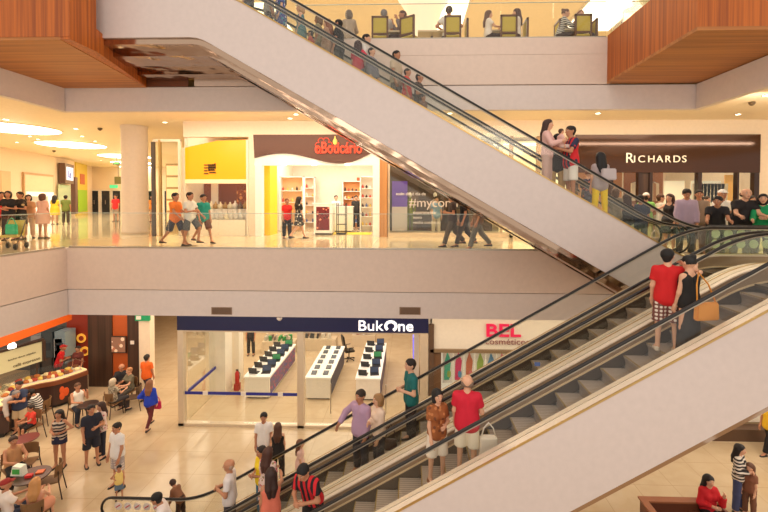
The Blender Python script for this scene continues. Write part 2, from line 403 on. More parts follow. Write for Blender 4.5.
    if kind in ('long', 'jacket'):
        for a, e, w, r_ in slv: L += [(a, e, r_+.008, r_*.8+.010), (e, e.lerp(w, .93), r_*.8+.010, r_*.58+.014, True)]
    if kind == 'dress' or kind == 'sundress':
        for hp, kp, an, r_ in pant: L.append((hp+V((0, 0, .05)), hp.lerp(kp, .85), r_+.03, r_+.045, True))
        if not legs.startswith('sit'): L.append((P0+V((0, 0, .05)), P0+V((0, 0, -.33)), .14, .15, True))
    sdf_obj('dress' if 'dress' in kind else 'shirt', sc(L, g), res, M(c), root, .035)
    if 'dress' not in kind:
        kind2, c2 = low; L = [(p[0], p[1], p[2]+.0, p[3]) for p in torso[:2]]; L = [(P0+V((s*.06, 0, .0)), P0+V((s*.055, 0, .07)), tr*1.0, tr*.9) for s in (1, -1)]
        if lean: L += [(pel+V((s*.06, 0, 0)), pel+V((s*.06, 0, .02)), tr, tr*.95) for s in (1, -1)]
        for hp, kp, an, r_ in pant:
            if kind2 == 'trousers': L += [(hp, kp, r_+.006, r_*.72+.012), (kp, kp.lerp(an, .95), r_*.72+.012, r_*.5+.022, True)]
            elif kind2 == 'skinny': L += [(hp, kp, r_, r_*.68), (kp, kp.lerp(an, .95), r_*.66, r_*.46+.004, True)]
            elif kind2 == 'shorts': L += [(hp, hp.lerp(kp, .98), r_+.01, r_*.8+.03, True)]
            elif kind2 == 'miniskirt' or kind2 == 'hotpants': L += [(hp, hp.lerp(kp, .42), r_+.008, r_+.014, True)]
            elif kind2 == 'skirt': L += [(hp, hp.lerp(kp, .9), r_+.02, r_+.03, True)]
        if kind2 == 'long_skirt': L += [(P0, P0+V((0, 0, -.42)), .135, .15), (P0+V((0, 0, -.42)), P0+V((0, 0, -base+.08)), .15, .17, True)]
        if kind2 in ('skirt', 'miniskirt') and not legs.startswith('sit'): L.append((P0, P0+V((0, 0, -.36 if kind2 == 'skirt' else -.16)), .13, .14, True))
        sdf_obj('skirt' if 'skirt' in kind2 else ('shorts' if kind2 in ('shorts', 'hotpants') else 'trousers'), sc(L, g*.6), res, M(c2), root, .03)
    st, hc = hair
    face = (tuple(hd(0, -.098, -.052)*k), .083*hs*k); face2 = (tuple(hd(0, -.10, -.01)*k), .062*hs*k)
    cr = [(hd(0, .018, .022), hd(0, -.012, .03), .094*hs, .088*hs)]
    hk = res*.75
    if st == 'short': sdf_obj('hair', sc(cr+[(hd(0, .03, .0), hd(0, .03, -.05), .075*hs, .06*hs)]), hk, mat(hc, .7), root, .02, (face, face2))
    elif st == 'bald': sdf_obj('hair', sc([(hd(-.05, .045, -.02), hd(.05, .045, -.02), .052*hs, .052*hs)]), hk, mat(hc, .7), root, .02)
    elif st == 'cap':
        o = sdf_obj('cap', sc(cr), hk, M(hc), root, .02, (('z', float((hd0.z+.025)*k)),))
        w = MB(); p = [hd(x, -.08-.085*math.cos(x/.075*1.4), .03) for x in (-.07, -.035, 0, .035, .07)]; q = [hd(x, -.06, .035) for x in (-.07, -.035, 0, .035, .07)]
        w.add([tuple(a*k) for a in p+q] + [tuple((a+V((0, 0, .012)))*k) for a in p+q], [(i, i+1, 6+i, 5+i) for i in range(4)]+[(10+i, 15+i, 16+i, 11+i) for i in range(4)]+[(i, 10+i, 11+i, i+1) for i in range(4)])
        w.build('peak', M(hc), o)
        sdf_obj('hair', sc([(hd(0, .04, .0), hd(0, .035, -.045), .07*hs, .06*hs)]), hk, mat((35, 24, 18), .7), root, .02, (face,))
    elif st == 'long': sdf_obj('hair', sc(cr+[(hd(s_*.035, .04, .0), tor(s_*.055, .47, .085), .07*hs, .062) for s_ in (1, -1)]+[(tor(s_*.055, .47, .085), tor(s_*.04, .33, .12), .062, .034) for s_ in (1, -1)]+[(hd(s_*.07, .01, -.01), tor(s_*.085, .50, .03), .036, .032) for s_ in (1, -1)]), hk, mat(hc, .6), root, .03, (face, face2))
    elif st == 'bob': sdf_obj('hair', sc(cr+[(hd(0, .045, .0), hd(0, .045, -.09), .085*hs, .08*hs), (hd(.07, .0, -.01), hd(.07, -.005, -.09), .04, .035), (hd(-.07, .0, -.01), hd(-.07, -.005, -.09), .04, .035)]), hk, mat(hc, .6), root, .03, (face, face2))
    elif st == 'tail': sdf_obj('hair', sc(cr+[(hd(0, .09, .04), hd(0, .13, -.02), .035, .04), (hd(0, .13, -.02), hd(0, .13, -.16), .04, .02)]), hk, mat(hc, .6), root, .02, (face, face2))
    elif st == 'bun': sdf_obj('hair', sc(cr+[(hd(0, .07, .09), hd(0, .08, .1), .045, .04)]), hk, mat(hc, .6), root, .02, (face, face2))
    # a hand position in the world, for what is held
    m4 = Matrix.Translation(Vector(loc)) @ Matrix.Rotation(R(heading), 4, 'Z')
    root_h = [m4 @ (p*k) for p in hands]
    return root, root_h
# ================================================================== the building
G0, G2 = -6.15, 5.95           # ground and upper floor; the middle floor is z = 0
YE, YS = 11.6, 16.0            # edge of the atrium void, shop fronts of the middle floor
XL = -10.0                     # left wing edge
FLOORG = tile_mat('polished_beige_stone', (212, 192, 160), (188, 162, 128), (176, 150, 116), 1.0, .13)
FLOORM = tile_mat('polished_cream_stone', (236, 220, 186), (214, 194, 150), (186, 164, 122), 1.2, .08)
CEIL = mat((246, 228, 196), .7)
def slab_floor(name, rects, z, th, m, label):
    b = MB()
    for x0, x1, y0, y1 in rects: b.box(x0, x1, y0, y1, z-th, z)
    return struct(name, b, m, label)
slab_floor('floor_ground', [(-34, 22, -1, 34)], G0, .2, FLOORG, 'polished beige stone floor of the ground level')
slab_floor('floor_middle', [(-44, 22, YE+.02, 42), (-44, XL-.02, 2, YE+.02), (6.3, 22, 9.06, YE+.02), (8.3, 22, 2, 9.06)], 0, .12, FLOORM, 'glossy cream stone floor of the middle level')
slab_floor('floor_upper', [(-44, 30, YE+.02, 30), (-44, -7.8, 8.2, YE+.02), (5.62, 30, 8.1, YE+.02)], G2, .12, FLOORM, 'stone floor of the upper dining level')
slab_floor('ceiling_ground', [(-34, 22, YE+.1, 34), (-34, XL-.1, 0, YE+.1)], -1.88, .05, CEIL, 'cream ceiling over the ground level shops')
slab_floor('ceiling_middle', [(-44, 22, YE+.1, 42), (-44, XL-.1, 0, YE+.1), (8.4, 22, 0, YE+.1)], 4.6, .08, CEIL, 'cream ceiling over the middle level')
slab_floor('ceiling_upper', [(-44, 30, YE+1.6, 30)], 9.9, .1, CEIL, 'pale ceiling over the upper dining level')
# white parapet bands round the void: upper panel and lower panel with a seam
def band_run(n, z0, z1, segs, m, label, inset=0.0, th=.18):
    b = MB()
    for a, c in segs:
        if a[1] == c[1]: b.box(a[0], c[0], a[1]+inset, a[1]+th, z0, z1)
        else: b.box(min(a[0], a[0]+(th if a[0] > 0 else -th)), max(a[0], a[0]+(th if a[0] > 0 else -th)), min(a[1], c[1]), max(a[1], c[1]), z0, z1)
    struct('trim_%d' % n, b, m, label)
front1 = [((XL-.18, YE), (22, YE)), ((XL, 2), (XL, YE))]
band_run(1, -1.17, 0.02, front1, SLAB, 'upper band of the middle level parapet')
band_run(2, -1.93, -1.19, front1, SLABLOW, 'lower band of the middle level parapet', .02)
XR = W(696, 100, YE)[0]
front2 = [((XL-.18, YE), (XR+.18, YE)), ((XL, 2), (XL, YE)), ((XR, 2), (XR, YE))]
band_run(3, 3.98, 4.66, front2, SLABLOW, 'lower band of the upper level parapet', .02)
xw = W(607, 60, YE)[0]
band_run(4, 4.68, 5.50, [((-6.2, YE), (xw+.1, YE))], SLAB, 'middle band of the upper level parapet')
band_run(5, 5.51, 5.97, [((-3.3, YE), (xw+.1, YE))], SLAB, 'top band of the upper level parapet', .01)
# added emissive panel imitating the golden gleam in the left notch of the upper parapet
b = MB().box(-10, -3.3, YE+.25, YE+.3, 5.5, 5.95); struct('trim_6', b, mat((250, 205, 120), .6, 0, 1.1), 'added glowing gold panel above the parapet at left')
b = MB().box(-7.4, -3.3, YE+.0, YE+.24, 5.44, 5.50); struct('trim_7', b, STEEL)
# walls of the setting
struct('wall_back', MB().box(-44, 30, 24, 24.2, G2, 9.9), mat((240, 224, 204), .7), 'cream back wall of the upper level')
struct('wall_end', MB().box(-44, -9.8, 39, 39.2, 0, 4.6), mat((240, 218, 186), .7), 'cream end wall of the middle level corridor')
wl = [(-24.2, 23.2), (-26.4, 30.2), (-31, 39)]
LW = MB()
def quadwall(b, p, q, z0, z1, th=.15):
    d = Vector((q[0]-p[0], q[1]-p[1], 0)).normalized(); n = Vector((-d.y, d.x, 0))*th
    b.add([(p[0], p[1], z0), (q[0], q[1], z0), (q[0]+n.x, q[1]+n.y, z0), (p[0]+n.x, p[1]+n.y, z0), (p[0], p[1], z1), (q[0], q[1], z1), (q[0]+n.x, q[1]+n.y, z1), (p[0]+n.x, p[1]+n.y, z1)],
          [(0, 1, 2, 3), (4, 5, 6, 7), (0, 1, 5, 4), (1, 2, 6, 5), (2, 3, 7, 6), (3, 0, 4, 7)])
def lerp2(p, q, t): return (p[0]+(q[0]-p[0])*t, p[1]+(q[1]-p[1])*t)
quadwall(LW, (-23.6, 18), wl[0], 0, 4.6); quadwall(LW, wl[0], wl[1], 0, 4.6); quadwall(LW, wl[1], wl[2], 0, 4.6)
struct('wall_left', LW, mat((238, 214, 182), .7), 'cream shop wall along the left of the corridor')
struct('wall_ground', MB().box(-34, 22, 27, 27.2, G0, -1.9), mat((222, 190, 146), .7), 'tan back wall of the ground level')
# wooden balconies of the upper level
b = MB().use(WOOD).box(-30, -6.82, 8.05, 8.2, 4.70, 7.6).box(-6.95, -6.82, 8.2, 8.75, 4.70, 7.6).prism([(-6.82, 8.75), (-6.95, 8.75), (-7.68, YE-.02), (-7.56, YE-.02)], 4.70, 5.14, 'z'); b.use(SOFFIT).prism([(-30, 8.06), (-7.02, 8.06), (-7.56, YE-.02), (-30, YE-.02)], 4.64, 4.70, 'z')
b.use(WOOD).prism([(-7.02, 8.06), (-6.82, 8.06), (-6.82, 8.75), (-7.56, YE-.02)], 4.65, 4.70, 'z')
struct('trim_8', b, None, 'wood clad balcony at upper left')
struct('trim_9', MB().use(mat((110, 60, 34), .5)).box(-7.56, W(189, 78, YE)[0], YE-.06, YE-.02, 4.66, 5.14).use(BRASS).box(-7.56, W(189, 78, YE)[0], YE-.08, YE-.06, 4.90, 4.93), None, 'dark wood panel on the parapet at left')
b = MB().use(WOOD).box(xw, 22, 8.0, 8.1, 4.75, G2+1.2).box(xw, xw+.1, 8.1, YE-.02, 4.75, G2+.05); b.use(SOFFIT).box(xw, 22, 8.0, YE-.02, 4.68, 4.75)
struct('trim_10', b, None, 'wood clad balcony at upper right')
t = empty('glass_railing', (xw+.05, 9.9, G2), 0, 'clear glass railing on top of the wooden balcony at upper right', 'railing')
MB().box(-.01, .01, -1.8, 1.6, .06, 1.1).build('glass_panel', GLASS, t); MB().box(-.03, .03, -1.8, 1.6, 1.1, 1.14).build('top_rail', BRASS, t); MB().box(-.04, .04, -1.8, 1.6, .0, .06).build('bottom_rail', BRASS, t)

# column of the middle level
def lathe_col(loc, prof, label, m=WHITE):
    o = MB().lathe(prof, (0, 0, 0), 32).build('round_column', m, None, True, loc); tag(o, label, 'column'); return o
cxp, cyp = F(135.5, 233, 0)
lathe_col((cxp, cyp, 0), [(.51, 0), (.51, .1), (.49, .12), (.49, 4.4), (.51, 4.42), (.51, 4.59)], 'thick round white column standing in the middle level corridor', mat((232, 214, 196), .5))
X, _ = W(424, 20, 17)
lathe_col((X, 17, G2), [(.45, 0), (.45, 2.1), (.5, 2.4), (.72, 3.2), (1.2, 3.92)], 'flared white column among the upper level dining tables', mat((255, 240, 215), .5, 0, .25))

# ceiling lights
def ceil_light(X, Y, z, r, label, power):
    t = empty('ceiling_light', (X, Y, z), 0, label, 'ceiling light', 'large round lights in the middle level ceiling')
    MB().lathe([(r+.08, 0), (r+.08, -.03), (r, -.03), (r, 0)], (0, 0, 0), 40).build('rim', mat((250, 235, 205), .6), t)
    MB().lathe([(r, -.035), (r*.98, -.045), (.01, -.05)], (0, 0, 0), 40).build('diffuser', LAMP, t)
    l = bpy.data.lights.new('disc_lamp', 'POINT'); l.energy = power; l.color = (1, .84, .62); l.shadow_soft_size = .3
    o = bpy.data.objects.new('disc_lamp', l); o.location = (X, Y, z-.5); link(o)
def at_z(px, py, z): return F(px, py, z)
for i, (px, py, r, lb) in enumerate(((14, 128, 1.6, 'large glowing round ceiling light at the far left, nearest to the void'), (72, 144.5, 1.6, 'large glowing round ceiling light left of the white column, second from the void'),
        (125, 156, 1.6, 'round ceiling light half hidden behind the top of the column'), (132, 162.5, 1.5, 'smaller looking round ceiling light deep in the corridor'), (138, 167, 1.5, 'farthest round ceiling light near the end wall'))):
    x, y = at_z(px, py, 4.52); ceil_light(x, y, 4.52, r, lb, 80 if i < 3 else 80)
# small recessed spots
spots1 = [(5, 119), (76, 128.5), (82, 136), (30, 136), (38, 139), (17, 142), (95, 141), (101, 160), (290, 118), (296, 114), (302, 122), (450, 113), (598, 113), (581, 121), (707, 121), (625, 126), (684, 126), (738, 114), (766, 95), (540, 125), (165, 122)]
for i, (px, py) in enumerate(spots1):
    x, y = at_z(px, py, 4.52)
    o = MB().use(CHROME).lathe([(.11, 0), (.11, -.02), (.08, -.02), (.08, 0)], (0, 0, 0), 16).use(LAMP).lathe([(.078, 0), (.078, -.012), (.01, -.014)], (0, 0, 0), 16).build('downlight', None, None, False, (x, y, 4.52))
    tag(o, 'small round recessed spotlight in the cream middle level ceiling', 'spotlight', 'recessed spots in the middle level ceiling')
for i, (px, py) in enumerate([(54, 150.5), (100, 128), (10, 151), (711, 124), (752, 102), (611, 122)]):
    x, y = at_z(px, py, 4.52)
    o = MB().lathe([(.09, 0), (.09, -.05), (.05, -.1), (.01, -.12)], (0, 0, 0), 14).build('smoke_detector', mat((95, 75, 50), .5), None, True, (x, y, 4.52))
    tag(o, 'small dark detector on the cream middle level ceiling', 'detector', 'dark detectors on the middle level ceiling')

# parapet glass of the middle level
def railing(name, p, q, z, h, label, n, rail=False):
    d = Vector((q[0]-p[0], q[1]-p[1], 0)); L = d.length; rz = math.atan2(d.y, d.x)
    t = empty(name, (p[0], p[1], z), rz, label, 'railing'); w = L/n
    for i in range(n): MB().box(i*w+.008, (i+1)*w-.008, -.008, .008, .02, h).build('glass_panel', GLASS, t)
    MB().box(0, L, -.03, .03, 0, .05).build('bottom_rail', STEEL, t)
    MB().box(0, L, -.012, .012, h, h+.015).build('top_edge', mat((205, 215, 200), .2, .3), t)
    return t
railing('glass_railing', (XL, YE+.09), (6.2, YE+.09), .02, 1.02, 'long frameless glass railing along the middle level edge in front of the shops', 11)
railing('glass_railing', (XL-.09, 2.5), (XL-.09, YE), .02, 1.02, 'frameless glass railing along the left wing of the middle level', 6)
railing('glass_railing', (-3.3, YE+.09), (xw, YE+.09), G2+.02, 1.0, 'nearly invisible glass railing in front of the upper level dining chairs', 6)
# railing with round dots at the right landing
t = empty('dotted_railing', (6.45, 9.09, 0), 0, 'glass railing with rows of pale green dots at the middle level landing', 'railing')
MB().box(0, 2.6, -.008, .008, .05, .86).build('glass_panel', glass_mat((.86, .95, .78), .2), t)
MB().tube([(0, 0, .9), (2.6, 0, .9)], .028).build('handrail', RUBBER, t, True)
dm = mat((196, 214, 160), .5)
for i in range(9):
    for r_, z in enumerate((.74, .52)):
        MB().lathe([(.095, -.003), (.095, .003)], (0, 0, 0), 20).build('dot', dm, t, False, (.15+i*.27, -.014, z)).rotation_euler.x = R(90)
for i in range(3): MB().box(.02+i*1.25, .06+i*1.25, -.02, .02, 0, .9).build('post', STEELD, t)
b = MB().use(mat((240, 226, 190), .5)).box(6.35, 9, 9.0, 9.06, -.42, 0.0).use(mat((214, 178, 84), .5)).box(6.6, 9, 8.985, 9.0, -.13, -.03).use(mat((120, 175, 110), .5)).box(6.6, 9, 8.985, 9.0, -.40, -.26)
struct('trim_11', b, None, 'striped edge of the middle level landing')

# ================================================================== escalators
def smin(a, b, k):
    h = max(k-abs(a-b), 0)/k; return min(a, b)-h*h*k*.25
def nose(X, sg, c, lo, hi, k=.3):
    z = sg*T30*X+c; return -smin(-smin(z, hi, k), -lo, k)
STEPM, n_, l_, b_ = nodes_mat('ribbed_step_metal')
tc = n_.new('ShaderNodeTexCoord'); w_ = n_.new('ShaderNodeTexWave'); w_.bands_direction = 'Y'; w_.inputs['Scale'].default_value = 6; l_.new(tc.outputs['Object'], w_.inputs['Vector'])
l_.new(mix(n_, l_, w_.outputs['Fac'], lin((150, 134, 120)), lin((190, 172, 156))), b_.inputs['Base Color']); b_.inputs['Roughness'].default_value = .45; b_.inputs['Metallic'].default_value = .1
YEL = mat((150, 122, 56), .5); RISER = mat((150, 136, 124), .5, .05)
def soffit_mat():
    m, n, l, b = nodes_mat('mirror_steel'); g = n.new('ShaderNodeNewGeometry')
    no = n.new('ShaderNodeTexNoise'); no.inputs['Scale'].default_value = .9; l.new(g.outputs['Position'], no.inputs['Vector'])
    bp = n.new('ShaderNodeBump'); bp.inputs['Strength'].default_value = .35; bp.inputs['Distance'].default_value = .3; l.new(no.outputs['Fac'], bp.inputs['Height']); l.new(bp.outputs[0], b.inputs['Normal'])
    b.inputs['Base Color'].default_value = lin((186, 160, 138)); b.inputs['Metallic'].default_value = 1; b.inputs['Roughness'].default_value = .12
    return m
MIRROR = soffit_mat()
def escalator(label, sg, c, y0, y1, lo, hi, xa, xb, cl, hr=.93, bt=1.1):
    """y0/y1: depth of the two handrails; xa..xb: extent along X; cl: height of the cladding over the nosing line"""
    t = empty('escalator', (0, 0, 0), 0, label, 'escalator')
    N = 90; xs = [xa+(xb-xa)*i/N for i in range(N+1)]; zn = [nose(x, sg, c, lo, hi) for x in xs]
    ra, rb = (.84, .88) if sg > 0 else (.88, .85)
    rz_ = lambda x: nose(x, sg, c+hr, lo+(ra if sg > 0 else rb), hi+(rb if sg > 0 else ra))
    L = lambda o: [(x, z+o) for x, z in zip(xs, zn)]
    for nm, a in (('near', y0-.15), ('far', y1+.12)):
        lowz = [(x, nose(x, sg, c-bt, lo-(.3 if sg > 0 else .95), hi-(.9 if sg < 0 else 1.0), .12)) for x in xs]
        MB().band(L(cl), lowz, a, a+.03).build('side_panel', CLAD, t)
    m = MB()
    for a in (y0-.15, y1+.02): MB().band(L(cl+.012), L(cl-.01), a, a+.13).build('deck', mat((240, 222, 200), .35, .1), t)
    for a in (y0-.0, y1-.09): MB().band(L(cl+.012), L(cl-.012), a, a+.09).build('inner_deck', mat((240, 222, 200), .35, .1), t)
    for a in (y0-.16, y1+.145): MB().band(L(cl+.02), L(cl-.015), a, a+.015).build('edge_trim', BRASS, t)
    for a in (y0+.05, y1-.08): MB().band(L(min(.06, cl-.02)), L(-.2), a, a+.03).build('skirt_board', STEELD, t)
    for a in (y0+.045, y1-.075): MB().band(L(cl-.005), L(min(.055, cl-.03)), a, a+.03).build('inner_panel', mat((176, 152, 126), .3, .5), t)
    for a in (y0+.04, y1-.09): MB().band(L(min(.075, cl-.01)), L(min(.045, cl-.04)), a, a+.05).build('skirt_trim', mat((232, 208, 170), .3, .3), t)
    MB().band([(x, z+.012) for x, z in lowz], lowz, y0-.13, y1+.13).build('soffit', CLAD, t); lw = lambda o: [(x, z+o) for x, z in lowz]
    MB().band(lw(0), lw(-.13), y0-.09, y1+.09).build('plinth_strip', MIRROR, t)
    if sg < 0: MB().band(lw(-.12), lw(-.24), y0+.35, y1+.0).build('soffit_mirror', MIRROR, t)
    for a in (y0, y1):
        MB().band([(x, rz_(x)-.03) for x in xs], L(cl), a-.006, a+.006).build('glass_balustrade', GLASS, t)
        p = [(x, a, rz_(x)) for x in xs]
        za, zb = zn[0], zn[-1]; r_ = (ra-cl-.06)/2; r2_ = (rb-cl-.06)/2
        A = [(xa - r_*math.sin(q), a, za+cl+.06+r_-r_*math.cos(q)) for q in [math.pi*i/10 for i in range(10)]]
        B = [(xb + r2_*math.sin(q), a, zb+rb-r2_+r2_*math.cos(q)) for q in [math.pi*i/10 for i in range(1, 11)]]
        MB().tube(A+p+B, .028, 8).build('handrail', RUBBER, t, True)
        for s_, xe, ze, r_, hh_ in ((-1, xa, za, r_, ra), (1, xb, zb, r2_, rb)):
            e = MB()
            pts = [(xe, ze+cl)] + [(xe+s_*(r_-.03)*math.sin(q), ze+cl+.06+r_-(r_-.03)*math.cos(q)) for q in [math.pi*i/10 for i in range(11)]] + [(xe, ze+hh_-.03)]
            e.prism(pts, a-.006, a+.006); e.build('newel_glass', GLASS, t)
        MB().tube([(x, a, z-.035) for x, _, z in p], .014, 6).build('rail_guide', STEEL, t, True)
    # landing plates
    xl, xh = ((lo-c)/T30, (hi-c)/T30) if sg > 0 else ((hi-c)/-T30, (lo-c)/-T30)
    m = MB(); zl, zh = (lo, hi) if sg > 0 else (hi, lo)
    m.box(xa-.35, xl, y0+.08, y1-.08, zl-.06, zl-.0).build('landing_plate', STEELD, t); MB().box(xh, xb+.35, y0+.08, y1-.08, zh-.06, zh-.0).build('landing_plate', STEELD, t)
    # steps
    n = int((hi-lo)/(.4*T30)); first = None
    for i in range(1, n+1):
        z = lo+i*.4*T30; x = (z-c)/(sg*T30)
        if first is None:
            s = MB(); d = sg
            s.use(STEPM).box(min(0, .42*d), max(0, .42*d), y0+.09, y1-.09, -.03, 0)
            s.use(RISER); pts = [(0.0, -.03), (.03*d, -.10), (.035*d, -.16), (.02*d, -.235), (.42*d, -.235), (.42*d, -.03)]
            s.prism(pts, y0+.09, y1-.09)
            s.use(YEL).box(min(0, .018*d), max(0, .018*d), y0+.09, y1-.09, -.006, .003)
            first = s.build('step', None, t); o = first
        else:
            o = first.copy(); COL.objects.link(o)
        o.location = (x, 0, z)
    return dict(sg=sg, c=c, lo=lo, hi=hi, y=(y0+y1)/2)
E_NEAR = escalator('nearest escalator, rising to the right, with white side panel in the foreground', 1, -3.49, 6.27, 7.46, G0, 0, -6.6, 7.7, .33)
E_BACK = escalator('second escalator, rising to the right just behind the nearest one', 1, -3.49, 7.76, 8.95, G0, 0, -6.75, 7.7, .29)
E_UP = escalator('front one of the two escalators crossing overhead down to the right', -1, 3.53, 9.17, 10.24, 0, G2, -7.4, 6.5, .10, .85, 1.2)
E_UP2 = escalator('rear one of the two overhead escalators, crowded with people in its upper half', -1, 3.53, 10.57, 11.42, 0, G2, -7.4, 6.5, .10, .85, 1.2)
def step_at(E, X, snap=True):
    """height of the step at X and X moved on to the middle of its tread"""
    z = E['sg']*T30*X+E['c']; i = (z-E['lo'])/(.4*T30)
    i = math.floor(i)
    if i < 0: return E['lo'], X
    z = min(E['lo']+i*.4*T30, E['hi'])
    if z >= E['hi']-.01: return E['hi'], X
    xc = (z-E['c'])/(E['sg']*T30)+E['sg']*.2
    return (z, xc + max(-.17, min(.17, X-xc))) if i > 0 else (E['lo'], X)
# stickers on the newel glass of the back escalator
for i in range(6):
    o = MB().use(mat((230, 215, 205), .6)).lathe([(.085, -.002), (.085, .002)], (0, 0, 0), 18).use(mat((190, 40, 40), .6)).tube([(-.045, -.03, .004), (.045, .03, .004)], .012, 6).build('round_sticker', None, None, False, (-6.6+i*.22, 8.935, G0+.66))
    o.rotation_euler.x = R(90); tag(o, 'round white and red sticker on the glass at the foot of the second escalator', 'sticker', 'stickers on the escalator glass')
o = MB().box(0, .10, 0, .006, 0, .07).build('notice_sticker', mat((90, 110, 160), .5), None, False, (2.25, 7.445, -1.55)); tag(o, 'small blue and red notice stuck on the inner side of the nearest escalator', 'sticker')

# ================================================================== middle level shops
def px2(x0, x1, y0, y1, Y):
    a = W(x0, y1, Y); b = W(x1, y0, Y); return a[0], b[0], a[1], b[1]
ZC = 4.52
A = lambda x, y=190: W(x, y, YS)[0]
Z = lambda y, Y=YS: EYE.z+(199.5-y)*Y/FOC
# wall above and between the shop fronts
xa_, xb_, xc_, xd_, xe_, xf_ = A(186), A(249), A(256), A(378), A(388), A(757)
b = MB(); b.box(xa_-.1, xf_, YS, YS+.2, Z(137), 4.55).box(xb_, xc_, YS-.02, YS+.2, 0, Z(137)).box(xf_, xf_+9, YS, YS+.2, 0, 4.55)
struct('wall_shops', b, mat((240, 222, 198), .6), 'cream wall carrying the middle level shop fronts')
b = MB(); b.box(xa_-.1, 14, 21.5, 21.7, 0, 4.55)
for x in (xa_-.1, xb_+.1, xd_+.1, A(545), xf_): b.box(x-.06, x+.06, YS+.2, 21.5, 0, 4.5)
struct('wall_shop_backs', b, mat((244, 232, 212), .7), 'pale rear walls inside the middle level shops')
ARCW = mat((250, 246, 238), .6)
# --- perfume shop
t = empty('perfume_shop_front', (xc_, YS, 0), 0, 'white perfume shop front with wavy brown fascia and orange lettering', 'shop front')
def wave(x): return Z(159 - 5*math.sin((x-256)/122*math.pi*2.1+.1) - (6 if x > 350 else 0)*(x-350)/28)
pts = [(A(x)-xc_, wave(x)) for x in range(256, 380, 4)]
MB().prism([(A(255)-xc_, Z(135.5))]+pts+[(A(378)-xc_, Z(135.5))], -.16, -.04).build('fascia', mat((92, 56, 42), .5), t)
MB().prism([(A(255)-xc_, Z(166))]+[(x, z) for x, z in pts if x < A(373)-xc_]+[(A(374)-xc_, wave(374)), (A(374)-xc_, Z(166))], -.09, .1).build('arch_panel', ARCW, t)
MB().box(0, A(263)-xc_, -.10, .1, 0, Z(166)).build('jamb', ARCW, t); MB().box(A(373)-xc_, A(384)-xc_, -.10, .1, 0, Z(136.5)).build('jamb', ARCW, t)
ORG = mat((226, 60, 26), .4, 0, .7)
text('lettering', "oBoticário", .62, (A(316)-xc_, -.2, Z(154)), ORG, t, .03, sx=.70, bold=.008)
m = MB()
for q in range(5):
    a = R(-18+54*q); m.tube([(.22*math.cos(a), -.01, .22*math.sin(a)), (.31*math.cos(a+.2), -.01, .31*math.sin(a+.2)), (.34*math.cos(a+.5), -.01, .34*math.sin(a+.5)), (.31*math.cos(a+.85), -.01, .31*math.sin(a+.85)), (.22*math.cos(a+1), -.01, .22*math.sin(a+1))], .012, 5)
m.build('flower_emblem', ORG, t, False, (A(325)-xc_, -.19, Z(147)))
MB().lathe([(.0, 0), (.07, .03), (.09, .15), (.03, .26), (.02, .34)], (0, 0, 0), 12).build('bottle_emblem', mat((210, 180, 90), .4, 0, .8), t, True, (A(336)-xc_, -.2, Z(146)))
for i, px in enumerate((285, 315, 348)):
    MB().lathe([(.09, 0), (.09, -.03), (.01, -.03)], (0, 0, 0), 14).build('spotlight', LAMP, t, False, (A(px)-xc_, -.14, Z(165)))
XI0, XI1 = xc_+.2, A(384)
o = MB().box(XI0+.02, XI0+.25, YS+.3, YS+1.2, 0, 3.4).build('yellow_display_column', mat((250, 205, 40), .5), None); tag(o, 'tall bright yellow panel just inside the perfume shop entrance', 'panel')
o = MB().box(-.9, .9, -.5, .5, 0, .012).build('floor_mat', mat((245, 205, 40), .6), None, False, (A(345), 17.4, .0)); tag(o, 'yellow mat on the perfume shop floor', 'mat')
struct('ceiling_shop', MB().box(XI0, XI1-.3, YS+.25, 21.4, 3.55, 3.6), ARCW, 'white ceiling inside the perfume shop')
def shelf_unit(x, y, w, h, n, label, cm=ARCW, cols=((60, 40, 35), (200, 70, 50), (230, 190, 90), (90, 110, 160), (235, 225, 215)), back=None):
    t = empty('shelf_unit', (x, y, 0), 0, label, 'shelf unit')
    MB().box(-w/2, w/2, .3, .34, 0, h).build('back_panel', back or cm, t); MB().box(-w/2, -w/2+.04, 0, .3, 0, h).box(w/2-.04, w/2, 0, .3, 0, h).box(-w/2, w/2, 0, .3, h-.04, h).build('frame', cm, t)
    for i in range(n):
        z = .25+(h-.4)*i/n; MB().box(-w/2+.04, w/2-.04, .02, .3, z, z+.03).build('shelf', cm, t)
        for q in range(5):
            px_ = x-w/2+.12+q*(w-.24)/4; hh = .12+.1*random.random()
            o = MB().lathe([(.045, 0), (.05, hh*.6), (.02, hh*.8), (.02, hh)], (0, 0, 0), 8).build('perfume_bottle', mat(random.choice(cols), .3), None, True, (px_, y+.14, z+.03))
            tag(o, 'small bottle on the shelves inside the perfume shop', 'bottle', 'bottles on the perfume shop shelves')
    return t
shelf_unit(A(288, 190)*1.13, 18.6, 1.1, 2.5, 4, 'left white shelf unit of perfumes inside the bright shop', ARCW, back=mat((240, 190, 140), .6))
shelf_unit(W(352, 200, 20.9)[0], 20.9, 1.0, 2.4, 5, 'narrow orange backed shelf unit on the rear wall of the perfume shop', ARCW, back=mat((225, 150, 90), .6))
shelf_unit(W(372, 200, 18.4)[0]-.1, 18.4, .9, 2.5, 5, 'white shelf unit at the right inside the perfume shop', ARCW, back=mat((240, 225, 205), .6))
shelf_unit(W(300, 200, 20.9)[0], 20.9, 1.5, 2.6, 5, 'wide white shelf unit on the rear wall of the perfume shop', ARCW, back=mat((235, 200, 170), .6))
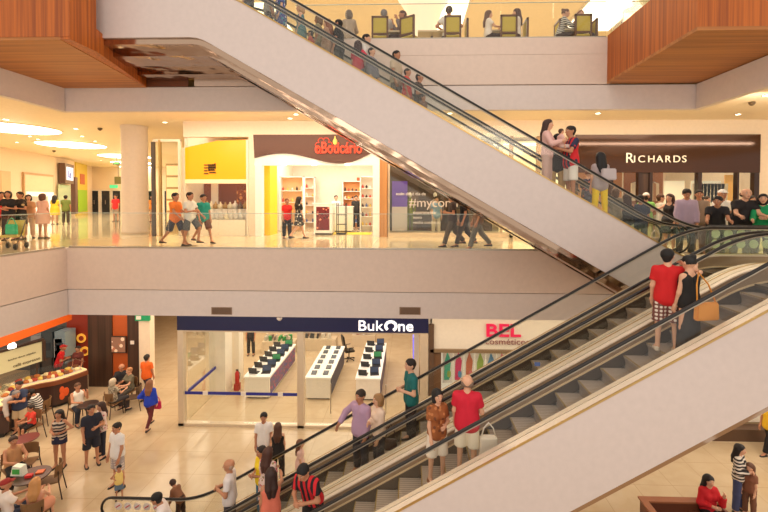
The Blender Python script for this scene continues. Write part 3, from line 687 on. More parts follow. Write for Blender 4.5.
def counter(x, y, w, d, h, label, cat='counter', front=None, m=ARCW, name='shop_counter'):
    t = empty(name, (x, y, 0), 0, label, cat); MB().box(-w/2, w/2, -d/2, d/2, .08, h-.04).build('body', m, t); MB().box(-w/2-.03, w/2+.03, -d/2-.03, d/2+.03, h-.04, h).build('top', m, t); MB().box(-w/2+.04, w/2-.04, -d/2+.04, d/2-.04, 0, .08).build('plinth', STEELD, t)
    if front: MB().box(-w*.36, w*.36, -d/2-.012, -d/2, .2, h-.15).build('front_poster', front, t)
    return t
counter(A(319.5), 16.9, .75, .6, 1.3, 'white display stand with a dark red poster in the perfume shop entrance', 'display stand', pattern_mat('floral', ((120, 40, 45), (230, 150, 120), (60, 30, 30)), 9))
counter(W(337, 215, 18)[0], 18.2, 1.3, .6, 1.15, 'white sales counter in the perfume shop')
t = empty('gift_tower', (A(337), 17.1, 0), 0, 'small black rack standing beside the white display stand', 'rack'); MB().box(-.2, .2, -.2, .2, 0, .05).build('base', BLACK, t); m = MB()
for x in (-.18, .18):
    for y in (-.18, .18): m.box(x-.015, x+.015, y-.015, y+.015, 0, 1.3)
m.build('frame', BLACK, t)
for z in (.4, .8, 1.2): MB().box(-.19, .19, -.19, .19, z, z+.02).build('shelf', BLACK, t)
o = MB().box(-.32, .32, 0, .04, 1.5, 2.6).build('wall_picture', mat((196, 96, 48), .5), None, False, (W(362, 195, 21)[0], 21.4, .0)); tag(o, 'orange brown picture on the rear wall of the perfume shop', 'picture')
# --- jewellery shop with yellow fascia
t = empty('yellow_shop_front', (xa_, YS, 0), 0, 'shop front with glowing yellow fascia above a brown display window', 'shop front')
X0, X1 = 0, A(248)-xa_
YF = mat((250, 160, 14), .3, 0, .45)
MB().prism([(X0, Z(181)), (X1, Z(181)), (X1, Z(140)), (A(218)-xa_, Z(141)), (X0, Z(148))], -.05, .05).build('fascia', YF, t)
MB().box(X0, X1, -.06, .02, Z(184), Z(180)).build('light_strip', mat((240, 214, 160), .5, 0, .5), t)
m = MB()
for i, w in enumerate((.16, .19, .14, .17)): m.box(A(205)-xa_, A(205)-xa_+w, -.08, -.05, Z(166.2+i*2.9), Z(165+i*2.9))
for i in range(4): m.cbox((A(212.5)-xa_+.02*(i % 2)*2, -.065, Z(165.5+i*2.6)), (.26, .03, .055), 0, 0); m.cbox((A(210+i*2)-xa_, -.065, Z(169-i*.8)), (.05, .03, .22), 0, 0)
m.build('emblem', mat((70, 50, 15), .5), t)
MB().box(X0, X1, 1.4, 1.45, Z(212), Z(183)).build('back_wall', mat((132, 66, 26), .5), t)
MB().box(A(222)-xa_, A(238)-xa_, 1.36, 1.4, Z(208), Z(190)).build('wall_painting', pattern_mat('floral', ((150, 80, 40), (220, 150, 80), (110, 50, 30)), 5), t)
MB().box(X0+.1, X1-.1, -.02, 1.0, 0, Z(221)).build('display_base', mat((245, 232, 208), .5), t)
MB().box(X0+.1, X1-.1, -.01, .0, Z(221), Z(184)).build('window_pane', GLASS, t)
MB().box(X0-.12, X0, -.08, .1, 0, Z(148)).build('side_post', mat((235, 222, 200), .5), t); MB().box(X1-.04, X1+.04, -.08, .1, 0, Z(140)).build('side_post', mat((235, 222, 200), .5), t)
MB().box(A(200)-xa_, A(207)-xa_, .9, .96, Z(221), Z(183)).build('white_panel', WHITE, t)
for i in range(11):
    x = A(194+i*5); 
    for r_, zz in enumerate((Z(221), Z(221)+.42)):
        s = MB(); hh = .26+.08*random.random()
        if r_: s.use(WHITE).box(-.09, .09, -.08, .08, -.42, 0)
        s.use(mat(random.choice(((235, 220, 190), (180, 140, 80), (90, 70, 55), (220, 210, 200))), .3, .2)).lathe([(.04, 0), (.10, .02), (.12, hh*.5), (.03, hh*.8), (.035, hh)], (0, 0, 0), 10)
        o = s.build('display_bust', None, None, True, (x+random.uniform(-.03, .03), YS+.25+.35*r_, zz)); tag(o, 'small display piece in the window under the yellow fascia', 'display piece', 'pieces in the yellow shop window')
# left of it: tall glazed entrance with steel frames
t = empty('glass_entrance', (A(159, 230), YS-.3, 0), 0, 'tall steel framed glass entrance between the white column and the yellow shop', 'glass entrance')
w = A(186)-A(159)
MB().box(-.07, .05, -.05, .05, 0, Z(143)).build('frame_post', STEELD, t); MB().box(.22, .3, -.05, .05, 0, Z(141)).build('frame_post', BRASS, t); MB().box(w-.1, w, -.05, .05, 0, Z(141)).build('frame_post', mat((230, 214, 190), .5), t)
MB().box(0, w, -.04, .04, Z(143), Z(140.5)).build('frame_head', mat((230, 214, 190), .5), t)
MB().box(.3, w-.1, -.01, .01, .02, Z(143)).build('glass_panel', GLASS, t)
gx = W(176, 200, 20)[0]; t = empty('display_cabinet', (gx, 20, 0), 0, 'tall golden lit cabinet seen through the steel framed glass entrance', 'cabinet')
MB().box(-.5, .5, 0, .4, 0, 3.2).build('body', mat((206, 168, 96), .5), t)
for i in range(5): MB().box(-.45, .45, -.03, 0, .3+.58*i, .78+.58*i).build('lit_shelf', mat((246, 222, 160), .5, 0, .5), t)
# --- fashion shop with dark window behind the escalator
t = empty('dark_shop_window', (xe_, YS, 0), 0, 'dark shop window with white lettering behind the overhead escalator', 'shop window')
w = A(500)-xe_
MB().box(-.32, -.02, -.12, .15, 0, 4.0).build('side_pillar', wood_mat('light_wood', (176, 120, 66), (200, 146, 88)), t)
MB().box(0, w, 1.5, 1.55, 0, 4).build('back_wall', pattern_mat('floral', ((84, 66, 58), (110, 88, 76), (64, 52, 48)), 1.2), t)
MB().box(0, w, -.01, .01, Z(232), 4).build('window_pane', GLASS_TINT, t)
MB().box(0, w+1.5, -.06, 1.0, 0, Z(233)).build('base', mat((222, 200, 166), .4), t)
MB().box(0, .07, -.05, .05, 0, 4).build('side_post', mat((205, 185, 155), .4, .4), t); MB().box(w, w+.1, -.05, .05, 0, 4).build('side_post', mat((205, 185, 155), .4, .4), t)
text('lettering', '#mycontrol', .50, (A(409)-xe_, -.04, Z(207)), mat((214, 200, 186), .5), t, .005); text('lettering', 'todo dia é dia de', .17, (A(396)-xe_, -.04, Z(195.5)), WHITE, t, .005)
for i, s_ in enumerate(('experimentar', 'novo', 'venha conhecer')): text('lettering', s_, .17, (A(413)-xe_, -.04, Z(214+i*5)), WHITE, t, .005)
o = MB().use(mat((112, 74, 190), .5)).box(0, .6, 0, .02, .95, 1.95).use(mat((215, 200, 205), .5)).box(0, .6, 0, .02, 0, .95).build('hanging_poster', None, None, False, (A(392), YS+.04, Z(213)-.72)); tag(o, 'purple and white poster at the left end of the dark shop window', 'poster')
for px, c_, lb in ((410, (140, 150, 40), 'olive green dress on a mannequin in the dark shop window'), (436, (190, 170, 160), 'pale mannequin in the middle of the dark shop window'), (399, (60, 60, 70), 'dark mannequin below the purple poster')):
    t = empty('mannequin', (A(px), YS+.6, Z(233)), 0, lb, 'mannequin')
    MB().lathe([(.11, .62), (.13, .8), (.10, .98), (.14, 1.15), (.15, 1.25), (.05, 1.32), (.045, 1.38)], (0, 0, 0), 14).build('torso', mat(c_, .6), t, True)
    MB().ball((0, 0, 1.48), (.075, .09, .11)).build('head', WHITE, t, True)
    m = MB()
    for s_ in (1, -1): m.tube([(s_*.15, 0, 1.22), (s_*.2, 0, .98), (s_*.17, -.06, .72)], [.04, .035, .025]); m.tube([(s_*.07, 0, .66), (s_*.07, 0, .36), (s_*.07, 0, .06)], [.075, .05, .035])
    m.build('limbs', mat(tuple(int(v*.9) for v in c_), .6), t, True)
    MB().lathe([(.16, 0), (.16, .03), (.01, .03)], (0, 0, 0), 18).build('base', STEEL, t)
# --- lit cream window between the escalator and the clothes shop
t = empty('lit_shop_window', (A(500), YS, 0), 0, 'brightly lit cream shop window seen above the overhead escalator', 'shop window')
w = A(574)-A(500)
MB().box(.1, w, .6, .65, .1, Z(140)).build('lit_panel', mat((255, 236, 190), .6, 0, .8), t)
for a in (A(511)-A(500), A(538)-A(500), w-.1): MB().box(a-.07, a+.07, -.06, .1, 0, Z(137)).build('frame_post', mat((180, 140, 90), .4), t)
MB().box(0, w, -.06, .1, Z(138), Z(135)).build('frame_head', mat((235, 218, 190), .5), t); MB().box(.1, w-.1, -.01, .01, 0, Z(138)).build('window_pane', GLASS, t)
# --- clothes shop at right
XRi = A(574)
t = empty('clothes_shop_front', (XRi, YS, 0), 0, 'dark glossy shop front with silver Richards lettering and lit windows', 'shop front')
w = A(757)-XRi; DG = mat((74, 46, 30), .08, .35)
MB().box(0, w, -.12, 0, Z(173), Z(136)).build('fascia', DG, t)
SIL = mat((240, 226, 200), .3, .3, .35)
text('lettering', 'R', .54, (A(622.5)-XRi, -.16, Z(163.4)), SIL, t, .012)
for i, ch in enumerate('ICHARDS'): text('lettering', ch, .37, (A((630.5, 635, 644.5, 653, 661.5, 669.5, 678.5)[i])-XRi, -.16, Z(163)), SIL, t, .012, sx=1.08)
for a, b_ in ((574, 577), (609, 612), (637, 640), (648, 651), (696, 700), (735, 737), (752, 757)): MB().box(A(a)-XRi, A(b_)-XRi, -.1, .1, 0, Z(172)).build('frame_post', mat((50, 30, 22), .3), t)
MB().box(A(640)-XRi, A(649)-XRi, -.05, .05, 0, Z(173)).build('dark_panel', DKWOOD, t)
MB().box(.05, w-.05, -.01, .01, .05, Z(173)).build('window_pane', GLASS, t)
MB().box(0, w, -.06, .5, 0, .25).build('base', DKWOOD, t)
MB().box(A(651)-XRi, A(695)-XRi, 2.0, 2.05, 0, Z(165)).build('rear_wall', mat((150, 92, 48), .5), t)
MB().box(A(577)-XRi, A(638)-XRi, 1.2, 1.25, 0, Z(165)).build('rear_wall', mat((196, 130, 66), .5), t)
MB().box(A(674)-XRi, A(695)-XRi, .6, .65, .2, Z(180)).box(A(702)-XRi, A(733)-XRi, .6, .65, .2, Z(180)).build('display_panel', mat((246, 232, 200), .6, 0, .35), t)
MB().box(A(737)-XRi, A(751)-XRi, .6, .65, 0, Z(174)).build('rear_wall', mat((230, 170, 80), .6, 0, .3), t)
for i in range(7):
    o = MB().use(STEELD).tube([(-.16, 0, -.06), (0, 0, 0), (.16, 0, -.06)], .01, 6).use(mat(((226, 208, 180), (205, 180, 150), (180, 130, 90))[i % 3], .8)).prism([(-.19, -.08), (0, -.02), (.19, -.08), (.2, -.8), (-.2, -.8)], -.04, .04).build('hanging_shirt', None, None, False, (A(653+i*4), YS+1.2+.05*i, Z(180))); tag(o, 'folded pale shirt hanging in the lit clothes shop window', 'shirt', 'shirts hanging in the clothes shop window')
for i in range(9):
    o = MB().prism([(-.13, 0), (.13, 0), (.11, -.75), (-.11, -.75)], -.02, .02).build('hanging_trousers', mat((238, 226, 204) if i % 2 else (222, 206, 178), .8), None, False, (A(703.5+i*3.6), YS+.4, Z(183))); tag(o, 'pale garment hanging on a rail in the right hand clothes shop window', 'garment', 'garments in the right hand window')
# --- corridor on the left of the middle level
def on_left(px, seg):
    """where the sight line at pixel column px meets the left wall, a little in front of it"""
    p, q = Vector((*wl[seg], 0)), Vector((*wl[seg+1], 0)); r = ray(px, 200); d = q-p
    t_ = (p.x*r.y-p.y*r.x)/(d.y*r.x-d.x*r.y); h = p+d*t_; return h, math.atan2(d.y, d.x)
def left_panel(name, x0, x1, z0, z1, seg, m, label, cat, off=.06, parent=None):
    a, rz = on_left(x0, seg); b_, _ = on_left(x1, seg); L_ = (b_-a).length
    o = MB().box(0, L_, -off, 0, z0, z1).build(name, m, parent, False, (a.x, a.y, 0)); o.rotation_euler.z = rz
    if not parent: tag(o, label, cat)
    return o, a, rz, L_
# shop window with a lit display
a, rz = on_left(22, 0); b1, _ = on_left(52, 0); L_ = (b1-a).length
t = empty('corridor_shop_window', (a.x, a.y, 0), rz, 'lit corridor shop window at far left with pale frame', 'shop window')
MB().box(0, L_, -.12, -.02, 0, 3.15).build('frame', mat((196, 156, 110), .5), t); MB().box(.1, L_-.1, -.14, -.11, .1, 3.0).build('window_pane', mat((236, 214, 180), .25), t)
MB().box(.15, L_-.2, -.2, -.13, .15, 1.9).build('lit_display', mat((245, 236, 226), .5, 0, .5), t); MB().box(.3, L_*.7, -.24, -.2, .9, 1.6).build('display_shelf', mat((190, 190, 180), .5), t)
left_panel('corridor_poster', .5, 10, 0, 3.1, 0, mat((226, 186, 140), .5), 'peach coloured blank shop panel at the left edge of the corridor', 'panel')
o, a, rz, L_ = left_panel('shop_sign', 59, 68, 2.6, 4.1, 1, mat((96, 66, 46), .4), 'brown box sign with a glowing blue and white logo on the corridor wall', 'sign', .4)
MB().box(L_*.12, L_*.88, -.42, -.39, 2.85, 3.85).build('light_face', mat((215, 220, 240), .4, 0, .7), o); text('lettering', 'Le', .8, (L_*.25, -.44, 3.05), mat((40, 50, 150), .4, 0, .3), o, .01)
o, a, rz, L_ = left_panel('shop_glass', 58, 70, 0, 2.5, 1, mat((196, 214, 176), .2), 'pale green lit glass front under the box sign', 'shop window')
o, a, rz, L_ = left_panel('shop_front_panel', 75, 86, 0, 4.5, 1, mat((214, 184, 60), .5, 0, .05), 'tall yellow and green shop panel at the end of the corridor', 'panel', .12)
MB().box(L_*.1, L_*.9, -.16, -.12, .3, 2.2).build('green_face', mat((150, 190, 40), .5, 0, .05), o); MB().box(L_*.3, L_*.7, -.16, -.12, 2.7, 3.6).build('red_face', mat((190, 90, 50), .5), o)
left_panel('dark_banner', 71, 73.5, .2, 3.2, 1, mat((110, 80, 70), .5), 'narrow dark banner beside the yellow corridor panel', 'banner', .3)
for i, (x0, x1) in enumerate(((90, 99), (101, 110.5), (112, 121), (148, 155), (164, 174), (176, 186))):
    X0_, _ = W(x0, 200, 38.9); X1_, _ = W(x1, 200, 38.9)
    t = empty('door_%d' % (i+1), (X0_, 38.95, 0)); t['kind'] = 'structure'; w = X1_-X0_
    MB().box(0, w, -.03, .0, 0, 2.2).build('pane', mat((38, 42, 52), .1), t); MB().box(-.09, .06, -.08, .05, 0, 2.25).box(w-.06, w+.09, -.08, .05, 0, 2.25).box(0, w, -.08, .05, 2.2, 2.3).build('frame', WHITE, t); MB().box(w*.45, w*.5, -.09, -.05, .9, 1.3).build('handle', STEEL, t)
X0_, Z0_ = W(108, 187, 38); o = MB().box(0, .75, 0, .08, 0, .3).build('exit_sign', mat((70, 190, 130), .4, 0, 1.0), None, False, (X0_, 38.2, Z0_-.1)); tag(o, 'small green lit exit sign above the far corridor doors', 'sign')
X0_, Z0_ = W(114.5, 184, 30); o = MB().use(mat((90, 84, 40), .4)).box(0, .55, 0, .06, 0, .55).use(STEELD).box(.26, .29, .02, .04, .55, 1.6).build('hanging_sign', None, None, False, (X0_, 30, Z0_)); tag(o, 'olive sign hanging in the corridor left of the column', 'sign')
X0_, Z0_ = W(113, 163, 24); o = MB().use(BLACK).box(0, .4, 0, .05, 0, .17).use(mat((80, 150, 70), .4, 0, .5)).box(.03, .37, -.01, 0, .03, .14).use(STEELD).box(.19, .21, .02, .03, .17, .6).build('direction_sign', None, None, False, (X0_, 24, Z0_-.1)); tag(o, 'tiny dark direction sign hanging from the corridor ceiling', 'sign')
X0_, _ = W(148, 200, 30); o = MB().use(DKWOOD).box(0, .3, 0, .1, 1.9, 3.6).use(WHITE).box(.06, .24, -.02, 0, 2.2, 3.3).build('totem_sign', None, None, False, (X0_, 38.8, 0)); tag(o, 'narrow brown framed sign right of the column', 'sign')

# ================================================================== ground level shops
YG = 13.45
B = lambda x: W(x, 380, YG)[0]
ZG = lambda y, Y=YG: W(300, y, Y)[1]
NAVY = mat((24, 28, 70), .35); FR = mat((220, 202, 176), .35, .35)
XB0, XB1 = B(179.5), B(428)
t = empty('computer_shop_front', (XB0, YG, G0), 0, 'glass computer shop front with navy sign band and white Bukone lettering', 'shop front')
w = XB1-XB0; g = lambda y: ZG(y)-G0; bx = lambda x: B(x)-XB0; hO = g(330.5)
MB().box(0, w, -.12, .1, hO, hO+.75).build('sign_band', NAVY, t)
text('lettering', 'Buk', .48, (bx(358), -.16, hO+.08), mat((250, 250, 250), .4, 0, .8), t, .02, sx=1.14); text('lettering', 'ne', .48, (bx(397.5), -.16, hO+.08), mat((250, 250, 250), .4, 0, .8), t, .02, bold=.006, sx=1.12)
m = MB().tube([(.17*math.cos(a_)+.0, 0, .15*math.sin(a_)+.17) for a_ in [R(-60+i*24) for i in range(13)]], .05, 8)
m.build('round_letter', mat((250, 250, 250), .4, 0, .8), t, True, (bx(391), -.16, hO+.06))
for a, b_ in ((179.5, 185), (298, 304.5), (420, 428)): MB().box(bx(a), bx(b_), -.1, .1, 0, hO).build('frame_post', FR, t)
MB().box(0, w, -.1, .1, 0, .09).build('threshold', FR, t); MB().box(0, w, -.08, .08, hO-.06, hO).build('frame_head', FR, t)
pn = MB().box(bx(185), bx(298), -.01, .01, .1, hO-.05).build('glass_panel', GLASS, t)
MB().box(bx(185), bx(298), -.018, -.01, g(396), g(393)).build('blue_band', mat((40, 44, 140), .5), pn)
for px in (203, 241, 278): MB().box(bx(px), bx(px+5), -.024, -.018, g(396.5), g(392.5)).build('white_mark', WHITE, pn)
MB().box(bx(304.5), bx(332), -.01, .01, .1, hO-.05).build('glass_panel', GLASS, t)
for px in (331, 386): MB().tube([(bx(px), -.06, .5), (bx(px), -.06, 1.5)], .02).build('door_handle', STEEL, t)
gp = MB().box(-.01, .01, .1, 2.6, .1, hO).build('side_glass', GLASS, t, False, (bx(185)+.05, 0, 0)); MB().box(-.018, .018, .1, 2.6, g(396), g(393)).build('blue_band', mat((40, 44, 140), .5), gp)
for px, y, ww in ((221, 15.8, .62), (236, 16.8, .45)):
    X_ = W(px, 380, y)[0]; o = MB().box(-ww/2, ww/2, -ww/2, ww/2, 0, -1.93-G0).build('square_pillar', mat((236, 226, 206), .5), None, False, (X_, y, G0)); tag(o, 'white square pillar inside the computer shop, %s' % ('nearer the glass' if ww > .5 else 'just behind the nearer one'), 'pillar')
X_ = W(232.5, 375, 15.8)[0]; t2 = empty('fire_extinguisher', (X_+.1, 16.0, G0+.25), 0, 'red fire extinguisher beside the white pillar in the computer shop', 'extinguisher')
MB().lathe([(.08, 0), (.085, .02), (.085, .42), (.04, .5), (.03, .52)], (0, 0, 0), 14).build('cylinder', mat((190, 30, 25), .35), t2, True); MB().box(-.05, .05, -.02, .02, .52, .57).tube([(.03, 0, .53), (.12, 0, .4), (.1, 0, .2)], .012).build('valve', BLACK, t2); MB().box(-.1, .1, -.1, .1, -.25, 0).build('stand', mat((180, 40, 30), .5), t2)
# walls of the ground floor shops
b = MB(); b.box(XB1, XB1+.12, YG, 24, G0, -1.9).box(-7.9, 16, 24, 24.2, G0, -1.9).box(B(430), 16, YG, YG+.15, ZG(350), -1.9).box(7.2, 16, YG, YG+.15, G0+.45, -1.9)
struct('wall_front', b, mat((238, 226, 206), .6), 'white wall above the cosmetics shop')
struct('baseboard_front', MB().box(4.0, 16, YG-.35, YG+.0, G0, G0+.38), mat((92, 66, 48), .35), 'dark stone ledge under the ground level windows at right')
# display tables with computers
def laptop(X_, Y_, Z_, rz, label, grp, col=(28, 28, 30), scr=(50, 60, 70)):
    t = empty('laptop', (X_, Y_, Z_), rz, label, 'laptop', grp)
    MB().box(-.17, .17, -.12, .12, 0, .02).build('keyboard_base', mat(col, .4), t); MB().cbox((0, .14, .13), (.34, .015, .23), 0, R(-15)).build('lid', mat(col, .4), t); MB().cbox((0, .131, .13), (.31, .004, .2), 0, R(-15)).build('screen', mat(scr, .3, 0, .3), t)
    return t
def table(px, y0, y1, ww, label, side, spec):
    X_ = W(px, 395, y0)[0]; t = empty('display_table', (X_, (y0+y1)/2, G0), 0, label, 'display table'); d = (y1-y0)/2
    MB().box(-ww/2, ww/2, -d, d, .06, .80).build('body', mat((240, 232, 216), .5), t); MB().box(-ww/2-.03, ww/2+.03, -d-.03, d+.03, .80, .86).build('top', mat((250, 246, 238), .35), t); MB().box(-ww/2+.06, ww/2-.06, -d+.06, d-.06, 0, .06).build('plinth', STEELD, t)
    MB().box(ww/2, ww/2+.02, -d+.1, d-.1, .12, .74).build('side_display', side, t)
    kind, n = spec
    for i in range(n):
        y = y0+.35+i*(y1-y0-.6)/(n-1)
        for s_ in (-1, 1):
            if kind == 'laptop': laptop(X_+s_*ww*.24, y, G0+.86, R(180+s_*8) if s_ < 0 else R(8), 'open dark laptop on the %s' % label.replace('with', 'that has'), 'laptops on the %s' % label.split(' with')[0], *(((28, 28, 30), (60, 130, 80)) if (i+s_) % 3 == 0 else ((40, 38, 40), (60, 70, 90))))
            else:
                o = MB().use(BLACK).cbox((0, 0, .02), (.2, .26, .02), 0, R(12)).use(mat((80, 84, 90), .2)).cbox((0, 0, .032), (.16, .21, .004), 0, R(12)).build('tablet', None, None, False, (X_+s_*ww*.25, y, G0+.87)); tag(o, 'black tablet lying on the middle white display table', 'tablet', 'tablets on the middle display table')
    return t
table(257, 15.3, 18.8, .95, 'left white display table with laptops', pattern_mat('floral', ((120, 100, 120), (190, 90, 120), (80, 90, 160)), 7), ('laptop', 6))
table(318, 15.3, 18.6, .92, 'middle white display table with tablets', mat((60, 60, 80), .5), ('tablet', 6))
table(368, 15.3, 19.1, .9, 'right white display table with laptops', mat((90, 80, 100), .5), ('laptop', 5))
def office_chair(X_, Y_, Z_, rz, label):
    t = empty('office_chair', (X_, Y_, Z_), rz, label, 'chair'); MB().box(-.24, .24, -.24, .24, .42, .5).build('seat', BLACK, t, bevel=.03); MB().cbox((0, .26, .85), (.46, .07, .75), 0, R(-10)).build('backrest', BLACK, t, bevel=.03)
    MB().tube([(0, 0, .1), (0, 0, .42)], .03).build('column', STEELD, t); m = MB()
    for i in range(5): a_ = R(72*i); m.tube([(0, 0, .1), (.28*math.cos(a_), .28*math.sin(a_), .05)], .022); m.ball((.28*math.cos(a_), .28*math.sin(a_), .035), .034)
    m.build('star_base', BLACK, t)
    for s_ in (1, -1): MB().tube([(s_*.26, .05, .45), (s_*.28, .05, .66), (s_*.28, -.15, .66)], .02).build('armrest', BLACK, t)
x, y = F(349, 360, G0); office_chair(x, y, G0, R(115), 'black high backed office chair between the display tables')
# far shelves with mixed goods in the computer shop
def goods_table(px, py, w_, label, cols, n=12):
    x, y = F(px, py, G0); t = empty('low_display', (x, y, G0), 0, label, 'display'); MB().box(-w_/2, w_/2, -.3, .3, 0, .6).build('body', mat((210, 190, 160), .5), t)
    for i in range(n):
        o = MB().cbox((0, 0, .1), (.12+.1*random.random(), .08, .16+.1*random.random()), random.random()*3, .2).build('boxed_gadget', mat(random.choice(cols), .5), None, False, (x-w_/2+.12+(i % (n//2))*(w_-.2)/(n//2), y-.12+.26*(i//(n//2)), G0+.62)); tag(o, 'small boxed gadget on the rear displays of the computer shop', 'gadget', 'gadgets on the rear displays')
goods_table(280, 352, 1.6, 'low rear display of gadgets behind the left table', ((60, 60, 60), (50, 140, 70), (200, 190, 170), (120, 100, 90)))
goods_table(318, 349, 1.9, 'low rear display of gadgets behind the middle table', ((60, 60, 60), (150, 110, 90), (220, 210, 190)))
goods_table(364, 345, 1.2, 'low rear display of gadgets behind the right table', ((40, 40, 50), (150, 90, 80), (220, 220, 220)))
x, y = F(390, 371, G0); t2 = empty('screen_wall', (XB1-.35, 17.2, G0), 0, 'glowing violet blue screen display on the right side of the computer shop', 'screen display'); MB().box(-.1, .1, -1.4, 1.4, 0, 2.6).build('panel', mat((206, 196, 190), .5), t2); MB().box(-.13, -.1, -1.2, -.2, 1.3, 2.2).build('screen', mat((90, 90, 220), .4, 0, 1.6), t2); MB().box(-.13, -.1, .2, 1.2, 1.3, 2.2).build('screen', mat((150, 120, 220), .4, 0, 1.2), t2)
# ceiling hangings of the parapet: two vents
for px, lb in ((221.5, 'left brown ventilation grille on the white parapet'), (410, 'right brown ventilation grille above the Bukone sign')):
    X_, Z_ = W(px, 311, YE); t2 = empty('vent_grille', (X_, YE+.015, Z_), 0, lb, 'vent'); MB().box(-.30, .30, -.012, .0, -.105, .105).build('frame', mat((150, 118, 92), .5), t2)
    for i in range(6): MB().box(-.27, .27, -.022, -.012, -.085+i*.03, -.07+i*.03).build('slat', mat((110, 84, 64), .5), t2)
X_, Z_ = W(279, 318, YE); o = MB().lathe([(.08, 0), (.08, -.04), (.03, -.09)], (0, 0, 0), 14).build('smoke_detector', WHITE, None, True, (X_, YE+.05, Z_-.0)); tag(o, 'small white dome hanging at the lower edge of the parapet', 'detector')
# --- cosmetics shop
t = empty('cosmetics_shop_front', (B(430), YG, G0), 0, 'cosmetics shop front with magenta Bel sign over a window of posters', 'shop front')
c0 = B(430); MAG = mat((214, 24, 74), .45, 0, .35)
MB().box(-.05, .12, -.1, .2, 0, g(322)).build('side_post', mat((96, 72, 54), .4), t)
g5 = lambda y: W(505, y, YG)[1]-G0
text('lettering', 'BEL', .58, (B(484.5)-c0, -.05, g5(336)), MAG, t, .02, sx=1.28, bold=.012); text('lettering', 'cosméticos', .27, (B(484.5)-c0, -.04, g5(344)), mat((150, 90, 90), .5), t, .008, sx=1.18)
wc = 7.2-c0
MB().box(0, wc, -.1, .1, g5(352.5), g5(349.5)).build('shelf_edge', mat((150, 125, 95), .35, .4), t)
MB().box(.15, wc, -.005, .005, .1, g(351)).build('window_pane', GLASS, t); MB().box(.12, B(441)-c0, -.04, .04, 0, g(351)).build('door', mat((112, 78, 50), .5), t)
MB().box(B(441)-c0, wc, .5, .55, 0, g(351)).build('backing', mat((244, 236, 222), .5, 0, .35), t)
MB().box(0, wc, -.06, .06, 0, .12).build('sill', FR, t)
PC = ((70, 190, 160), (230, 60, 120), (215, 120, 90), (160, 190, 90), (90, 150, 200), (235, 120, 150), (240, 200, 90))
for i in range(10):
    xx = B(443+i*11)
    o = MB().use(mat((248, 240, 232), .6)).box(0, .34, 0, .012, 0, 1.2).use(mat(PC[i % 7], .6)).prism([(.05, .1), (.22, .1), (.28, .75), (.16, 1.05), (.06, .7)], -.008, 0).use(mat(PC[(i+3) % 7], .6)).ball((.2, -.004, .3), (.08, .006, .16)).build('advert_poster', None, None, False, (xx, YG+.2, ZG(383)+.0)); tag(o, 'colourful advertising poster in the cosmetics shop window', 'poster', 'posters in the cosmetics shop window')
# --- corridor and cafe at left
CAFEY = 16.05
C = lambda x: W(x, 350, CAFEY)[0]
b = MB().use(DKWOOD).box(C(66), C(112), CAFEY, CAFEY+.2, G0, -1.9).box(C(127.5), C(139), CAFEY, CAFEY+.2, G0, -1.9); b.use(mat((176, 82, 30), .5)).box(C(112), C(127.5), CAFEY+.05, CAFEY+.2, G0, -1.9)
b.use(DKWOOD).box(C(112), C(127.5), CAFEY, CAFEY+.2, W(120, 334, CAFEY)[1], W(120, 352, CAFEY)[1]+.1)
b = MB().use(DKWOOD).box(C(88), C(112), CAFEY, CAFEY+.2, G0, -1.9).box(C(127.5), C(139), CAFEY, CAFEY+.2, G0, -1.9); b.use(mat((176, 82, 30), .5)).box(C(112), C(127.5), CAFEY+.05, CAFEY+.2, G0, -1.9)
struct('wall_cafe', b, None, 'dark brown and orange wall panels beside the cafe')
struct('wall_corridor', MB().box(C(139), C(150), CAFEY, CAFEY+.3, G0, -1.9), mat((238, 222, 196), .5), 'white wall end beside the cafe')
o = MB().use(mat((20, 130, 80), .4, 0, .4)).box(0, C(151)-C(137), -.1, 0, 0, .28).use(WHITE).box(.05, .25, -.11, -.1, .06, .2).build('green_sign', None, None, False, (C(137), CAFEY, W(144, 319, CAFEY)[1]-.05)); tag(o, 'green sign band on top of the white wall end', 'sign')
o = MB().use(mat((60, 40, 30), .4)).box(0, .62, 0, .05, 0, .68).use(pattern_mat('floral', ((150, 110, 90), (236, 214, 190), (190, 120, 90)), 5)).box(.03, .59, -.01, 0, .04, .64).build('framed_picture', None, None, False, (C(112), CAFEY-.06, W(118, 352.5, CAFEY)[1])); tag(o, 'framed dark photo of people on the orange wall panel', 'picture')
o = MB().box(0, .14, 0, .03, 0, .14).build('wall_notice', WHITE, None, False, (C(131), CAFEY-.04, W(131, 344, CAFEY)[1])); tag(o, 'small white notice on the dark wall panel', 'notice')
# kitchen behind the counter
K = lambda x: W(x, 350, 17.5)[0]
struct('wall_kitchen', MB().use(mat((92, 96, 98), .5)).box(-34, K(69), 17.5, 17.7, G0, -1.9).use(mat((150, 50, 26), .5)).box(K(69), K(90), 17.4, 17.7, G0, -1.9), None, 'grey kitchen wall of the cafe')
for px, py, lb in ((80.5, 338.5, 'upper round orange food picture on the red cafe wall'), (84, 351.5, 'lower round orange food picture on the red cafe wall')):
    X_, Z_ = W(px, py, 17.3); t2 = empty('round_picture', (X_, 17.34, Z_), 0, lb, 'picture'); o = MB().lathe([(.20, -.02), (.20, .02)], (0, 0, 0), 24).build('disc', mat((236, 170, 60), .5, 0, .5), t2); o.rotation_euler.x = R(90); o = MB().lathe([(.11, .0), (.11, .035)], (.02, 0, 0), 18).build('food_print', mat((170, 60, 30), .5), t2); o.rotation_euler.x = R(90)
t2 = empty('cafe_canopy', (C(14), 14.2, -2.75), 0, 'orange canopy board over the cafe kitchen', 'canopy')
L_ = W(72, 330, 14.6)[0]-W(8, 345, 12.6)[0]
pA, pB = (W(0, 340, 12.6)[0], 12.6), (W(72, 325, 15.6)[0], 15.6)
